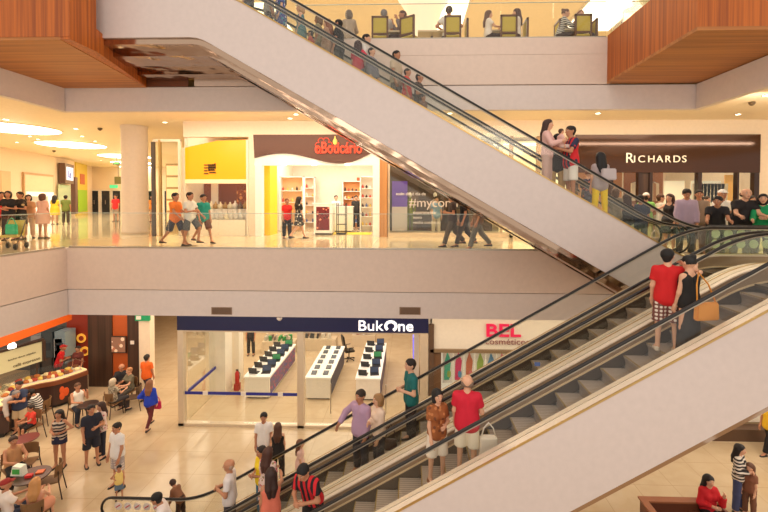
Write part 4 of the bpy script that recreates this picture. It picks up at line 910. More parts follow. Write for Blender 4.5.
t2.location = (pA[0], pA[1], 0); t2.rotation_euler.z = math.atan2(pB[1]-pA[1], pB[0]-pA[0]); L_ = math.dist(pA, pB)
MB().box(0, L_, 0, .12, -3.3, -2.72).build('board', mat((228, 100, 26), .5), t2); MB().box(0, L_, .12, 1.6, -2.77, -2.72).build('soffit', mat((236, 140, 60), .5), t2)
for i in range(4): MB().tube([(L_*(.1+.27*i), .06, -2.72), (L_*(.1+.27*i), .06, -1.95)], .015, 6).build('hanger', STEEL, t2)
for px, py in ((12, 345),):
    X_, Z_ = W(px, py, 13.6); t3 = empty('pendant_lamp', (X_, 13.6, Z_), 0, 'small glowing white pendant lamp over the cafe counter', 'lamp'); MB().lathe([(.05, .1), (.11, 0), (.11, -.1), (.02, -.1)], (0, 0, 0), 16).build('shade', mat((255, 244, 220), .5, 0, 4), t3, True); MB().tube([(0, 0, .1), (0, 0, -1.93-Z_)], .008, 5).build('cord', BLACK, t3)
for i, (px, py, w_, h_) in enumerate(((42, 352, .5, .9), (52, 350, .5, 1.1), (63, 344, .35, .8), (65, 348, .45, 1.1))):
    X_, Y_ = W(px, 350, 16.95)[0], 16.95
    t3 = empty('kitchen_machine', (X_, Y_, G0), 0, ('steel coffee machine at the left of the cafe kitchen', 'dark steel machine behind the worker in red', 'narrow steel dispenser at the rear of the cafe kitchen', 'pale blue drinks fridge at the right of the cafe kitchen')[i], 'machine')
    MB().box(-w_/2, w_/2, -.3, .3, 0, .9).build('cabinet', mat((70, 62, 58), .5), t3); MB().box(-w_/2, w_/2, -.25, .3, .9, .9+h_).build('machine_body', mat(((170, 175, 180), (80, 90, 96), (190, 196, 200), (150, 176, 190))[i], .35, .4), t3); MB().box(-w_*.3, w_*.3, -.27, -.25, 1.2, 1.2+h_*.3).build('front_panel', mat((50, 60, 70), .3), t3)
# curved counter
P = [F(9, 436, G0), F(20, 419, G0), F(38, 412, G0), F(60, 407, G0), F(88, 396, G0)]
def cat(P, n=8):
    P = [Vector((*p, 0)) for p in P]; out = []
    Q = [P[0]*2-P[1]]+P+[P[-1]*2-P[-2]]
    for i in range(1, len(Q)-2):
        for k in range(n):
            t_ = k/n; a, b_, c_, d = Q[i-1:i+3]
            out.append(.5*((2*b_)+(c_-a)*t_+(2*a-5*b_+4*c_-d)*t_*t_+(3*b_-a-3*c_+d)*t_**3))
    return out+[P[-1]]
CP = cat(P)
def ribbon(z0, z1, off0, off1, m, name, parent, slant=0):
    vs = []; n = len(CP)
    for i, p in enumerate(CP):
        d = (CP[min(i+1, n-1)]-CP[max(i-1, 0)]).normalized(); nr = Vector((-d.y, d.x, 0))
        for off, z in ((off0, z0), (off1, z0), (off1-slant, z1), (off0+slant, z1)): q = p+nr*off; vs.append((q.x, q.y, z))
    fs = [(i*4+k, i*4+(k+1) % 4, (i+1)*4+(k+1) % 4, (i+1)*4+k) for i in range(n-1) for k in range(4)] + [(0, 1, 2, 3), tuple((n-1)*4+k for k in range(4))]
    return MB().add(vs, fs).build(name, m, parent)
t = empty('cafe_counter', (0, 0, 0), 0, 'curved dark brown cafe counter with glass food case and orange emblem', 'counter')
ribbon(G0, G0+.12, .1, .8, BLACK, 'plinth', t); ribbon(G0+.12, G0+.85, 0, .8, mat((66, 42, 36), .35), 'front', t); ribbon(G0+.85, G0+1.0, -.04, .84, mat((130, 72, 44), .4), 'rim', t)
ribbon(G0+1.0, G0+1.05, .05, .8, mat((244, 226, 170), .5, 0, .3), 'case_floor', t); ribbon(G0+1.32, G0+1.34, .15, .8, GLASS, 'case_glass', t)
n = len(CP); k_ = int(n*.76); pm = CP[k_]; dd = (CP[k_+1]-CP[k_-1]).normalized()
em = MB()
for a_, r_ in ((0, .16), (2.1, .13), (4.2, .14)): em.ball((.08*math.cos(a_), 0, .13*math.sin(a_)), (r_*.62, .015, r_), 12, 7)
o = em.build('leaf_emblem', mat((226, 90, 34), .5), t, True, (pm.x-(-dd.y)*.02, pm.y-dd.x*.02, G0+.5)); o.rotation_euler.z = math.atan2(dd.y, dd.x)
for i in range(34):
    p = CP[min(n-1, 4+i*(n-5)//34)]; q = CP[min(n-1, 5+i*(n-5)//34)]; d = (q-p).normalized() if (q-p).length > 0 else Vector((1, 0, 0)); nr = Vector((-d.y, d.x, 0))*(.22+.34*(i % 2))
    o = MB().use(WHITE).lathe([(.12, 0), (.16, .02), (.01, .022)], (0, 0, 0), 12).use(mat(((190, 110, 50), (226, 190, 90), (240, 220, 170), (120, 70, 40), (170, 60, 40))[i % 5], .6)).ball((0, 0, .06), (.12, .10, .07), 8, 5).build('pastry_plate', None, None, True, (p.x+nr.x, p.y+nr.y, G0+1.05)); tag(o, 'plate of pastries in the lit glass case of the cafe', 'plate', 'pastry plates in the cafe case')
# menu board on the counter
a, b_ = (W(0, 372, 13.3)[0]-.4, 13.1), (W(42, 355, 14.75)[0], 14.75)
t = empty('menu_board', (a[0], a[1], G0), math.atan2(b_[1]-a[1], b_[0]-a[0]), 'long cream menu board with dark wooden frame above the cafe counter', 'menu board'); L_ = math.dist(a, b_)
zt, zb = W(42, 341, 14.75)[1]-G0, W(42, 361, 14.75)[1]-G0
MB().box(0, L_, 0, .06, zb, zt).build('board', mat((214, 206, 160), .5, 0, .1), t); MB().box(-.02, L_+.06, -.05, .12, zt, zt+.08).box(L_, L_+.1, -.05, .12, zb, zt).build('frame', DKWOOD, t); MB().box(L_*.1, L_*.12, 0, .05, 1.0, zb).box(L_*.9, L_*.92, 0, .05, 1.0, zb).build('support', DKWOOD, t)
text('lettering', 'café expresso', .15, (L_*.48, -.02, zb+.10), mat((90, 70, 40), .5), t, .004); text('lettering', 'lanches doces salgados', .09, (L_*.40, -.02, zb+.38), mat((90, 70, 40), .5), t, .004)
# --- bench planter at the lower right
x0, y0 = F(640, 499, G0+.9); x1, _ = F(702, 499, G0+.9)
t = empty('wooden_planter', (0, 0, G0), 0, 'low brown wooden seating box at the bottom right of the ground floor', 'planter')
MB().box(x0, x1+.3, y0-.06, y0, 0, .9).box(x0, x0+.06, y0-2.4, y0-.06, 0, .9).box(x1+.24, x1+.3, y0-2.4, y0-.06, 0, .9).build('side_board', mat((112, 62, 40), .4), t)
MB().box(x0+.06, x1+.24, y0-2.4, y0-.06, 0, .55).build('inner_top', mat((86, 44, 30), .5), t); MB().box(x0-.03, x1+.33, y0-.12, y0+.04, .9, .94).box(x0-.03, x0+.12, y0-2.4, y0-.12, .9, .94).build('rim', mat((160, 98, 62), .4), t)

# ================================================================== furniture
def cafe_chair(loc, rz, label, grp=None, col=(124, 90, 56)):
    t = empty('cafe_chair', loc, R(rz), label, 'chair', grp); m = mat(col, .6); d = mat((58, 44, 36), .4, .5)
    MB().box(-.21, .21, -.21, .21, .43, .46).build('seat', m, t, bevel=.01)
    s = MB(); L_ = []
    for i in range(9): a_ = R(-50+100*i/8); L_.append((.27*math.sin(a_), .27*math.cos(a_)-.04))
    vs = []
    for x, y in L_: vs += [(x, y, .58), (x*1.06, y*1.12, .86), (x*1.06, y*1.12-.02, .86), (x, y-.02, .58)]
    s.add(vs, [(i*4+k, i*4+(k+1) % 4, i*4+4+(k+1) % 4, i*4+4+k) for i in range(8) for k in range(4)]+[(0, 1, 2, 3), (32, 33, 34, 35)]); s.build('backrest', m, t)
    for x, y in ((-.19, -.19), (.19, -.19)): MB().tube([(x, y, .43), (x*1.15, y*1.15, 0)], .014, 6).build('leg', d, t)
    for x in (-.2, .2): MB().tube([(x*1.2, .27, 0), (x, .2, .45), (x, .19, .72)], .014, 6).build('leg', d, t)
    return t
def round_table(loc, label, col=(72, 46, 36), r=.38):
    t = empty('round_table', loc, 0, label, 'table'); MB().lathe([(r-.01, .72), (r, .73), (r, .75), (r-.01, .755), (.01, .755)], (0, 0, 0), 30).build('tabletop', mat(col, .3), t); MB().tube([(0, 0, .03), (0, 0, .72)], .03).build('pedestal', STEELD, t)
    m = MB()
    for i in range(4): a_ = R(45+90*i); m.tube([(0, 0, .08), (.28*math.cos(a_), .28*math.sin(a_), .015)], .018, 6)
    m.build('foot', STEELD, t); return t
# ================================================================== people and furniture
BLK = (28, 24, 24); WH = (236, 226, 214); DEN = (44, 52, 74); GRY = (130, 122, 118); BRN = (62, 40, 30); HD = (32, 22, 18); NAV = (34, 38, 58)
PLAID = pattern_mat('plaid', ((120, 70, 62), (226, 214, 200)), 30)
STR_BW = pattern_mat('stripe', ((32, 28, 30), (226, 216, 204)), 26)
FLOR = pattern_mat('floral', ((226, 200, 190), (196, 90, 100), (150, 130, 90)), 16)
FLOB = pattern_mat('floral', ((70, 80, 150), (226, 220, 226), (60, 150, 170)), 12)
def esc(E, px, py, label, heading, **kw):
    X_ = W(px, py, E['y'] + kw.get('dy', 0))[0]; z, X_ = step_at(E, X_)
    dy = kw.pop('dy', 0)
    return person(label, (X_, E['y']+dy, z), heading, **kw)
def stand(px, py, z, label, heading, **kw):
    x, y = F(px, py, z); return person(label, (x, y, z), heading, **kw)
def at(px, Y, z, label, heading, **kw):
    return person(label, (W(px, 200, Y)[0], Y, z), heading, **kw)
def bag(loc, w, h, m, label, cat='bag', name='shoulder_bag', strap=None, rz=0, d=.09):
    t = empty(name, loc, rz, label, cat)
    MB().prism([(-w/2, 0), (w/2, 0), (w*.46, h), (-w*.46, h)], -d/2, d/2).build('bag_body', m, t, bevel=.02)
    if strap: MB().tube([(-w*.4, 0, h*.95), (-w*.25, strap[1]*.5, h+strap[0]*.6), (0, strap[1], h+strap[0]), (w*.25, strap[1]*.5, h+strap[0]*.6), (w*.4, 0, h*.95)], .012, 6).build('strap', m, t, True)
    return t
# --- nearest escalator
NEAR, BACK, UP = E_NEAR, E_BACK, E_UP
r_, h_ = esc(NEAR, 467, 430, 'person in a red polo shirt and white shorts on the nearest escalator', 172, H=1.70, build=1.12, hair=('bald', (120, 100, 84)), skin='light', top=('polo', (206, 26, 52)), low=('shorts', (238, 224, 200)), shoe=(180, 150, 120), res=.016, arms=('down', 'bent'), dy=-.05)
bag((r_.location.x+.34, 6.72, r_.location.z+.28), .30, .44, mat((240, 228, 212), .7), 'white plastic bag with red print beside the red shirted person', strap=(.22, 0), d=.12, name='plastic_bag')
esc(NEAR, 437, 430, 'person in a brown blouse and white shorts with black bob hair', 25, H=1.62, sex='f', hair=('bob', (20, 16, 16)), skin='light', top=('tee', pattern_mat('floral', ((150, 84, 40), (190, 120, 70), (110, 60, 34)), 14)), low=('shorts', (240, 226, 208)), shoe=(130, 80, 50), res=.016, arms=('bent', 'down'), dy=.1)
r_, h_ = esc(NEAR, 667, 300, 'person in a red t-shirt and checked shorts near the top of the nearest escalator', 160, H=1.74, hair=('short', (20, 16, 16)), skin='light', top=('tee', (206, 24, 28)), low=('shorts', PLAID), shoe=(206, 190, 170), res=.016, arms=('down', 'point'), head=(-30, 0), dy=.1)
r_, h_ = esc(NEAR, 689, 300, 'person in a long black dress with one elbow raised and a hand on the head', 195, H=1.66, sex='f', hair=('bun', (18, 14, 14)), skin='light', top=('tank', BLK), low=('long_skirt', (44, 38, 40)), shoe=BLK, res=.016, arms=('down', 'over'), dy=-.12)
for s_ in (): pass
bag((r_.location.x+.12, 6.52, r_.location.z+.66), .40, .28, mat((222, 144, 50), .5), 'mustard orange shoulder bag on the back of the person in black', strap=(.44, .16), rz=R(8))
esc(NEAR, 313, 500, 'person in a black and red sports shirt bending over at the nearest escalator foot', -20, H=1.72, hair=('short', (18, 14, 14)), skin='tan', top=('tee', pattern_mat('vstripe', ((206, 30, 40), (26, 22, 26)), 20)), low=('shorts', BLK), res=.018, arms=('bent', 'bent'), lean=24, head=(0, 20))
esc(NEAR, 271, 500, 'person in an orange pink top reaching a hand up along the rail at the bottom', 205, H=1.62, sex='f', hair=('long', (50, 26, 20)), skin='tan', top=('tank', (226, 120, 96)), low=('trousers', DEN), res=.018, arms=('down', (65, 18, 20, 0)), dy=.35)
# --- second escalator
r_, h_ = esc(BACK, 411, 400, 'person in a teal polo shirt and glasses looking left on the second escalator', -70, H=1.78, hair=('short', HD), skin='light', top=('polo', (24, 106, 104)), low=('trousers', (44, 40, 44)), res=.018, arms=('bent', 'bent'), dy=.1)
esc(BACK, 362, 420, 'person in a lavender shirt looking left with a hand on the rail', -35, H=1.80, build=1.08, hair=('short', (50, 36, 30)), skin='tan', top=('long', (184, 150, 178)), low=('trousers', (52, 50, 60)), res=.018, arms=('down', 'side'), dy=.12)
esc(BACK, 379, 420, 'person with short blond hair and pale beige blouse beside the lavender shirt', -60, H=1.64, sex='f', hair=('bob', (150, 112, 70)), skin='light', top=('long', (232, 204, 182)), low=('trousers', (46, 44, 54)), res=.018, arms=('down', 'bent'), dy=-.2)
bag((W(385, 430, 8.2)[0]+.12, 8.1, -3.55), .26, .22, mat((70, 46, 40), .5), 'small dark bag on the arm of the person in the beige blouse', strap=(.3, 0), name='handbag')
esc(BACK, 229, 480, 'bald person in a white shirt stepping on at the foot of the second escalator', -80, H=1.72, hair=('bald', (170, 140, 120)), skin='tan', top=('tee', (228, 220, 218)), low=('trousers', (60, 56, 60)), res=.018, arms=('bent', 'bent'))
esc(BACK, 268, 480, 'person in a white floral dress with long brown hair on the second escalator', 160, H=1.62, sex='f', hair=('long', (74, 42, 32)), skin='light', top=('dress', FLOR), res=.018, arms=('bent', 'bent'), dy=-.15)
esc(BACK, 262, 470, 'person in a bright yellow top half hidden behind the floral dress', -40, H=1.60, hair=('short', (40, 28, 22)), sex='f', skin='tan', top=('tee', (246, 214, 40)), low=('trousers', (60, 120, 150)), res=.02, arms=('bent', 'bent'), dy=.3)
# --- crowd on the rear overhead escalator
V_ = lambda px, py, lb, hd, **k: esc(E_UP2, px, py, lb, hd, **{**dict(res=.024), **k})
V_(249, 10, 'dark haired person at the very top of the rear overhead escalator', -90, H=1.5, hair=('short', (60, 34, 26)), top=('tee', BRN), low=('trousers', DEN))
V_(269, 10, 'person in a grey shirt and brown trousers high on the rear overhead escalator', 100, H=1.75, hair=('short', HD), top=('tee', (176, 164, 158)), low=('trousers', (70, 50, 48)), dy=-0.06)
V_(281, 10, 'person in a blue and white patterned dress high on the rear overhead escalator', -60, H=1.66, sex='f', hair=('long', HD), skin='light', top=('dress', FLOB), dy=0.06)
V_(301, 30, 'person with blond hair and teal dress on the rear overhead escalator', -80, H=1.62, sex='f', hair=('bob', (190, 150, 110)), skin='light', top=('sundress', (80, 124, 130)))
V_(310, 50, 'child in red and yellow behind the teal dress on the rear overhead escalator', -90, H=1.05, hair=('short', HD), top=('tee', (200, 60, 30)), low=('shorts', (226, 190, 50)), dy=-0.15)
V_(319, 40, 'person in a tan top, left of the reddish haired one overhead', -90, H=1.60, sex='f', hair=('bob', (120, 90, 60)), top=('tee', (150, 136, 100)), low=('trousers', (110, 100, 80)), dy=0.15)
V_(328, 40, 'person with reddish brown hair and beige clothes up on the escalator', -100, H=1.66, sex='f', hair=('long', (130, 76, 50)), skin='light', top=('long', (170, 130, 104)), low=('trousers', (150, 116, 96)), dy=-0.03)
V_(339, 50, 'person dressed all in black on the rear overhead escalator, left of the pink top', -100, H=1.68, hair=('short', HD), skin='tan', top=('tee', BLK), low=('trousers', BLK), dy=0.06)
V_(358, 60, 'person with very long dark hair and crimson top on the rear overhead escalator', 175, H=1.52, sex='f', hair=('long', (54, 26, 22)), skin='light', top=('tee', (214, 34, 66)), low=('trousers', (130, 116, 130)), dy=-0.09, arms=('down', 'hip'))
V_(366, 60, 'dark haired person in a white shirt beside the crimson top', 80, H=1.78, hair=('short', HD), skin='light', top=('long', (224, 214, 206)), low=('trousers', (110, 104, 116)), dy=0.15)
V_(371, 70, 'short person in a grey blue jacket in front of the white shirt', 60, H=1.55, hair=('short', (26, 20, 20)), skin='light', top=('jacket', (128, 124, 138)), low=('trousers', (112, 108, 122)), dy=-0.12)
V_(396, 80, 'person in a pale beige shirt on the middle of the rear overhead escalator', 60, H=1.74, hair=('short', HD), skin='tan', top=('tee', (196, 176, 150)), low=('trousers', (96, 84, 70)))
V_(407, 90, 'child in a bright red shirt on the middle of the rear overhead escalator', 70, H=1.46, hair=('short', HD), skin='tan', top=('tee', (216, 44, 34)), low=('shorts', (176, 110, 90)), dy=-0.12)
V_(419, 95, 'person in a dark brown shirt next to the child in red', 70, H=1.62, hair=('short', HD), skin='tan', top=('tee', (70, 52, 44)), low=('trousers', (90, 74, 60)), arms=('bent', 'bent'), dy=0.06)
V_(423, 110, 'small child on the rear overhead escalator, only the head showing', 40, H=.95, hair=('short', (60, 40, 30)), top=('tee', (120, 80, 60)), low=('shorts', BRN), dy=-0.18)
U = lambda px, py, lb, hd, **k: esc(UP, px, py, lb, hd, **{**dict(res=.024), **k})
U(547, 165, 'person in a pink top holding a toddler on the lower overhead escalator', 60, H=1.70, sex='f', hair=('long', (60, 34, 26)), skin='light', top=('long', (226, 180, 170)), low=('trousers', (206, 170, 160)), dy=-.2, arms=('hold', 'hold'))
r_, h_ = U(557, 165, 'person in dark clothes and beige trousers behind the toddler', 170, H=1.68, hair=('short', HD), skin='tan', top=('tee', (54, 46, 44)), low=('trousers', (206, 172, 120)), dy=.25)
person('small toddler in pale clothes carried on the lower overhead escalator', (r_.location.x-.08, 9.5, r_.location.z+.78), 100, H=.80, skin='light', hair=('short', (70, 46, 34)), top=('tee', (230, 190, 180)), low=('shorts', (220, 200, 190)), legs='sit', res=.02)
U(571, 175, 'person in a navy and red sports shirt and white shorts on the lower overhead escalator', -80, H=1.80, build=1.08, hair=('short', HD), skin='tan', top=('tee', pattern_mat('vstripe', ((44, 46, 74), (214, 36, 44)), 16)), low=('shorts', (240, 232, 222)), dy=-.1, arms=('hold', 'hold'))
V_(588, 190, 'person in a dark patterned top and jeans, hidden partly by the rail', 150, H=1.60, sex='f', hair=('bun', (110, 60, 36)), skin='light', top=('tee', pattern_mat('floral', ((60, 46, 66), (190, 110, 90), (90, 80, 110)), 14)), low=('trousers', (96, 100, 122)), dy=.1)
U(600, 190, 'person with black hair, grey top and bright yellow trousers on the overhead escalator', 180, H=1.66, sex='f', hair=('long', (18, 14, 14)), skin='light', top=('tee', (176, 160, 160)), low=('skinny', (244, 208, 30)), dy=-.1, arms=('down', 'bent'))
bag((W(606, 178, 9.5)[0]+.02, 9.42, W(606, 178, 9.5)[1]-.05), .34, .26, mat((196, 184, 184), .7), 'pale grey bundle held high by the person in yellow trousers', name='cloth_bundle')
V_(615, 205, 'person with brown curly hair and olive top just right of the yellow trousers', 178, H=1.56, sex='f', hair=('bob', (96, 68, 46)), top=('tee', (140, 124, 100)), low=('trousers', (60, 44, 36)), dy=-.1)
V_(627, 200, 'person in a black sleeveless top with orange arm, right of the curly brown hair', 150, H=1.66, sex='f', hair=('long', (60, 36, 26)), skin='tan', top=('tank', BLK), low=('trousers', (190, 196, 150)), dy=.2)
V_(640, 230, 'person in a navy shirt waiting at the foot of the overhead escalator', 160, H=1.62, hair=('short', HD), top=('tee', (60, 66, 84)), low=('trousers', (60, 52, 52)), dy=.1)
# --- right landing of the middle level
L = lambda px, Y, lb, hd, **k: at(px, Y, 0, lb, hd, **{**dict(res=.022), **k})
L(646, 12.4, 'person in a white cap and lime green shirt on the right landing', 150, H=1.70, hair=('cap', (238, 232, 222)), skin='tan', top=('tee', (150, 214, 110)), low=('trousers', (206, 206, 150)), arms=('down', 'bent'))
L(660, 12.3, 'person in a white shirt turned sideways on the right landing', 80, H=1.66, hair=('short', (90, 56, 36)), skin='light', top=('tee', (230, 220, 204)), low=('trousers', (200, 180, 150)))
r_, h_ = L(670, 11.75, 'person in a black dress left of the lavender shirt', -60, H=1.66, sex='f', hair=('long', (66, 36, 26)), skin='light', top=('sundress', (34, 28, 28)), arms=('down', 'reach'))
bag((r_.location.x-.48, 11.6, .02), .32, .42, mat((236, 206, 196), .6), 'pale plastic shopping bag with a red mark beside the black dress', name='shopping_bag', strap=(.2, 0))
L(686, 10.9, 'person in a loose lavender shirt and dark jeans, looking down at the landing', -20, H=1.78, build=1.06, hair=('short', HD), skin='tan', top=('long', (184, 162, 182)), low=('trousers', (54, 66, 76)), arms=('down', 'down'), head=(0, 25), lean=4)
L(699, 11.4, 'dark haired person behind the lavender shirt on the landing', -30, H=1.76, hair=('short', HD), skin='tan', top=('tee', (150, 130, 110)), low=('trousers', (110, 90, 80)))
L(704, 11.6, 'person in brown trousers leaning low, right of the lavender shirt', -100, H=1.70, hair=('short', HD), skin='tan', top=('long', (130, 104, 96)), low=('trousers', (120, 96, 84)), lean=38)
L(706, 12.6, 'person with a white shirt seen behind the landing crowd', 30, H=1.60, hair=('short', (60, 44, 30)), skin='light', top=('tee', (240, 232, 220)), low=('trousers', (220, 190, 120)))
L(716, 9.9, 'young person in black t-shirt resting both arms on the landing rail', -30, H=1.66, hair=('short', (24, 18, 18)), skin='tan', top=('tee', (30, 26, 28)), low=('trousers', (90, 90, 70)), lean=28, arms=('rail', 'rail'), head=(-20, 10))
L(722, 10.9, 'person in a white cap and white shirt behind the landing rail', 0, H=1.76, hair=('cap', (242, 238, 232)), skin='tan', top=('tee', (240, 234, 224)), low=('trousers', (180, 160, 120)))
L(741, 9.95, 'heavy balding person in a black t-shirt at the landing rail', -15, H=1.80, build=1.18, hair=('bald', (40, 30, 26)), skin='light', top=('tee', (36, 30, 32)), low=('trousers', (100, 90, 70)), lean=18, arms=('rail', 'rail'))
L(762, 9.75, 'person in an emerald green top at the right end of the landing rail', -35, H=1.66, sex='f', hair=('bob', (22, 16, 18)), skin='light', top=('long', (20, 150, 90)), low=('trousers', BLK), lean=16, arms=('bent', 'rail'))
L(751, 12.4, 'person in a cream top standing far behind the landing crowd', 10, H=1.62, sex='f', hair=('long', HD), top=('tee', (226, 206, 170)), low=('trousers', (90, 70, 60)))
# --- middle level walkers
M_ = lambda px, py, lb, hd, **k: stand(px, py, 0, lb, hd, **{**dict(res=.024), **k})
M_(175.5, 245.5, 'person in an orange t-shirt and dark shorts walking right past the yellow shop', 80, H=1.72, hair=('short', HD), top=('tee', (240, 130, 50)), low=('shorts', (62, 60, 70)), legs='walk', arms=('bent', 'swing'), res=.02)
M_(190, 245.5, 'person in a white t-shirt walking between the orange and the teal shirts', 80, H=1.70, hair=('short', HD), top=('tee', (226, 222, 210)), low=('shorts', (90, 90, 90)), legs='step', arms=('swing', 'bent'), res=.02)
M_(203.5, 243, 'person in a teal t-shirt and brown shorts walking right past the yellow shop', 60, H=1.68, hair=('short', HD), skin='tan', top=('tee', (20, 140, 126)), low=('shorts', (110, 66, 46)), legs='walk', res=.02)
M_(287, 238.5, 'person in a red shirt and black trousers at the perfume shop entrance', 30, H=1.50, sex='f', hair=('short', (120, 70, 40)), top=('tee', (224, 40, 36)), low=('trousers', BLK))
M_(299, 239, 'person in a black patterned dress walking beside the red shirt', 130, H=1.62, sex='f', hair=('long', HD), skin='light', top=('dress', pattern_mat('floral', ((40, 36, 36), (220, 210, 190), (120, 110, 90)), 12)), legs='walk')
for px, py, lb, tp in ((336, 230.5, 'shop assistant in black and white behind the white counter', (230, 226, 220)), (356, 229, 'person in black at the right inside the perfume shop', (50, 44, 44)), (364, 229, 'person in black nearest the right wall inside the perfume shop', (36, 32, 34))):
    M_(px, py, lb, 20, H=1.66, hair=('short', HD), skin='light', top=('tee', tp), low=('trousers', BLK), res=.028)
M_(452, 246.5, 'person in a dark t-shirt walking left in front of the dark shop window', -80, H=1.72, hair=('short', HD), skin='tan', top=('tee', (60, 46, 44)), low=('trousers', (80, 70, 60)), legs='walk', arms=('bent', 'bent'), res=.022)
M_(464, 246.5, 'person in black walking between the two others before the dark shop window', -80, H=1.70, hair=('short', HD), skin='tan', top=('tee', (34, 30, 32)), low=('trousers', (60, 54, 54)), legs='walk', res=.022)
M_(478, 249.5, 'person in grey jeans walking left under the overhead escalator', -80, H=1.74, hair=('short', HD), skin='tan', top=('tee', (120, 90, 70)), low=('trousers', (112, 108, 100)), legs='walk', res=.022)
M_(436, 236.5, 'person in a light blue shirt right of the mannequins by the dark window', 20, H=1.6, hair=('short', HD), skin='light', top=('tee', (150, 180, 214)), low=('trousers', (220, 206, 186)), res=.026)
M_(2, 238, 'person in a bright red top at the far left edge of the middle level', 60, H=1.72, hair=('short', HD), skin='tan', top=('tee', (200, 30, 34)), low=('trousers', BLK))
M_(9, 240, 'person in a black t-shirt nearest the left edge of the picture', 30, H=1.74, sex='f', hair=('bob', (30, 22, 20)), skin='tan', top=('tee', (30, 26, 28)), low=('trousers', (60, 50, 50)), arms=('bent', 'hip'))
M_(21, 239, 'person in a dark printed t-shirt and black skirt among the group at far left', 0, H=1.72, sex='f', hair=('short', HD), skin='tan', top=('tee', pattern_mat('floral', ((46, 38, 36), (190, 160, 110), (90, 70, 60)), 8)), low=('skirt', BLK), arms=('bent', 'bent'))
M_(29, 238, 'person in pale trousers half hidden in the group at far left', 50, H=1.62, sex='f', hair=('bob', HD), skin='light', top=('tee', (200, 150, 110)), low=('trousers', (226, 190, 160)))
M_(43, 238.5, 'person in a pale pink dress standing alone at the left of the middle level', 180, H=1.66, sex='f', hair=('bob', (90, 56, 40)), skin='tan', top=('dress', (226, 176, 156)), shoe=BLK)
M_(55, 224.5, 'person in a yellow dress looking at the corridor shop', 200, H=1.66, sex='f', hair=('long', HD), skin='tan', top=('dress', (246, 206, 60)), res=.03)
M_(66, 224.5, 'person in a green shirt with a dark bag deep in the corridor', 200, H=1.66, hair=('short', HD), skin='tan', top=('tee', (110, 124, 56)), low=('trousers', (70, 60, 50)), res=.03)
M_(116, 221.5, 'person in a red t-shirt and grey shorts just left of the white column', 10, H=1.72, hair=('short', HD), top=('tee', (214, 36, 40)), low=('shorts', (150, 140, 126)), res=.03)
M_(152.5, 222, 'person in an orange top just right of the white column', 10, H=1.66, sex='f', hair=('short', (120, 80, 50)), top=('tee', (216, 130, 50)), low=('shorts', (206, 170, 130)), res=.03)
bag((*F(12, 249, 0), .42), .34, .30, mat((60, 190, 140), .6), 'mint green shopping bag in the push chair at the far left', name='shopping_bag', strap=(.18, 0))
t = empty('push_chair', (*F(12, 249, 0), 0), R(20), 'low beige push chair at the left edge of the middle level', 'push chair')
MB().cbox((0, 0, .38), (.42, .42, .06)).cbox((0, .22, .6), (.42, .05, .45), 0, R(-15)).build('seat', mat((200, 180, 90), .7), t)
m = MB()
for s_ in (1, -1): m.tube([(s_*.22, -.3, .1), (s_*.22, 0, .4), (s_*.22, .35, .95)], .014, 6); m.tube([(s_*.22, .28, .1), (s_*.22, .0, .42)], .014, 6)
m.tube([(-.22, .35, .95), (.22, .35, .95)], .016, 6).build('frame', STEELD, t)
for s_ in (1, -1):
    for y in (-.3, .28): o = MB().lathe([(.09, -.02), (.09, .02)], (0, 0, 0), 14).build('wheel', BLACK, t, True, (s_*.22, y, .09)); o.rotation_euler.y = R(90)
# --- ground level
Gs = lambda px, py, lb, hd, **k: stand(px, py, G0, lb, hd, **{**dict(res=.02), **k})
Gs(150, 427.5, 'person in a royal blue top and maroon trousers walking away with a pink bag', 185, H=1.66, sex='f', hair=('long', (140, 90, 60)), skin='light', top=('long', (30, 64, 190)), low=('skinny', (96, 30, 34)), legs='walk', arms=('hip', 'down'))
x, y = F(157, 424, G0); bag((x, y, G0+.52), .30, .26, mat((206, 40, 90), .5), 'bright pink handbag beside the person in royal blue', name='handbag', strap=(.18, 0))
Gs(147, 398, 'person in an orange shirt walking away beside the white wall end', 175, H=1.74, hair=('short', HD), top=('tee', (244, 106, 30)), low=('trousers', (50, 44, 50)), legs='walk')
Gs(118, 487, 'person in a white t-shirt and pale plaid shorts standing with a small child', -20, H=1.74, hair=('short', HD), top=('tee', (234, 230, 226)), low=('shorts', pattern_mat('plaid', ((170, 160, 160), (216, 204, 196)), 30)), legs='contra')
Gs(119.5, 499, 'small child in a yellow top and blue shorts in front of the white t-shirt', 30, H=.86, hair=('short', HD), top=('tank', (236, 206, 120)), low=('shorts', (96, 120, 140)), arms=('down', 'hip'))
Gs(92, 465, 'person in a navy t-shirt and shorts standing left of the white t-shirt', 50, H=1.76, hair=('short', HD), top=('tee', (32, 34, 48)), low=('shorts', (34, 36, 48)), arms=('bent', 'down'))
Gs(102, 457, 'person in a floral blouse and dark jeans just behind the navy t-shirt', -30, H=1.66, sex='f', hair=('long', (60, 36, 28)), skin='light', top=('tee', FLOR), low=('skinny', (34, 36, 50)), arms=('bent', 'bent'))
Gs(60, 467, 'person with long black hair in a striped tank top and very short skirt', 10, H=1.66, sex='f', hair=('long', (24, 16, 16)), skin='tan', top=('tank', pattern_mat('stripe', ((30, 26, 34), (200, 180, 160)), 22)), low=('miniskirt', (36, 38, 66)), arms=('hip', 'bent'))
Gs(264, 474, 'person in a white t-shirt standing before the computer shop', 10, H=1.74, hair=('short', HD), skin='tan', top=('tee', (240, 234, 228)), low=('trousers', (110, 110, 150)), arms=('down', 'down'))
Gs(278, 482, 'person in a black top with long brown hair, facing away near the computer shop', 190, H=1.62, sex='f', hair=('long', (84, 50, 34)), skin='light', top=('tank', BLK), low=('trousers', BLK))
Gs(300, 489, 'young girl in a pale pink dress beyond the rail of the second escalator', 100, H=1.30, sex='f', hair=('long', (110, 66, 44)), skin='light', top=('dress', (236, 196, 186)))
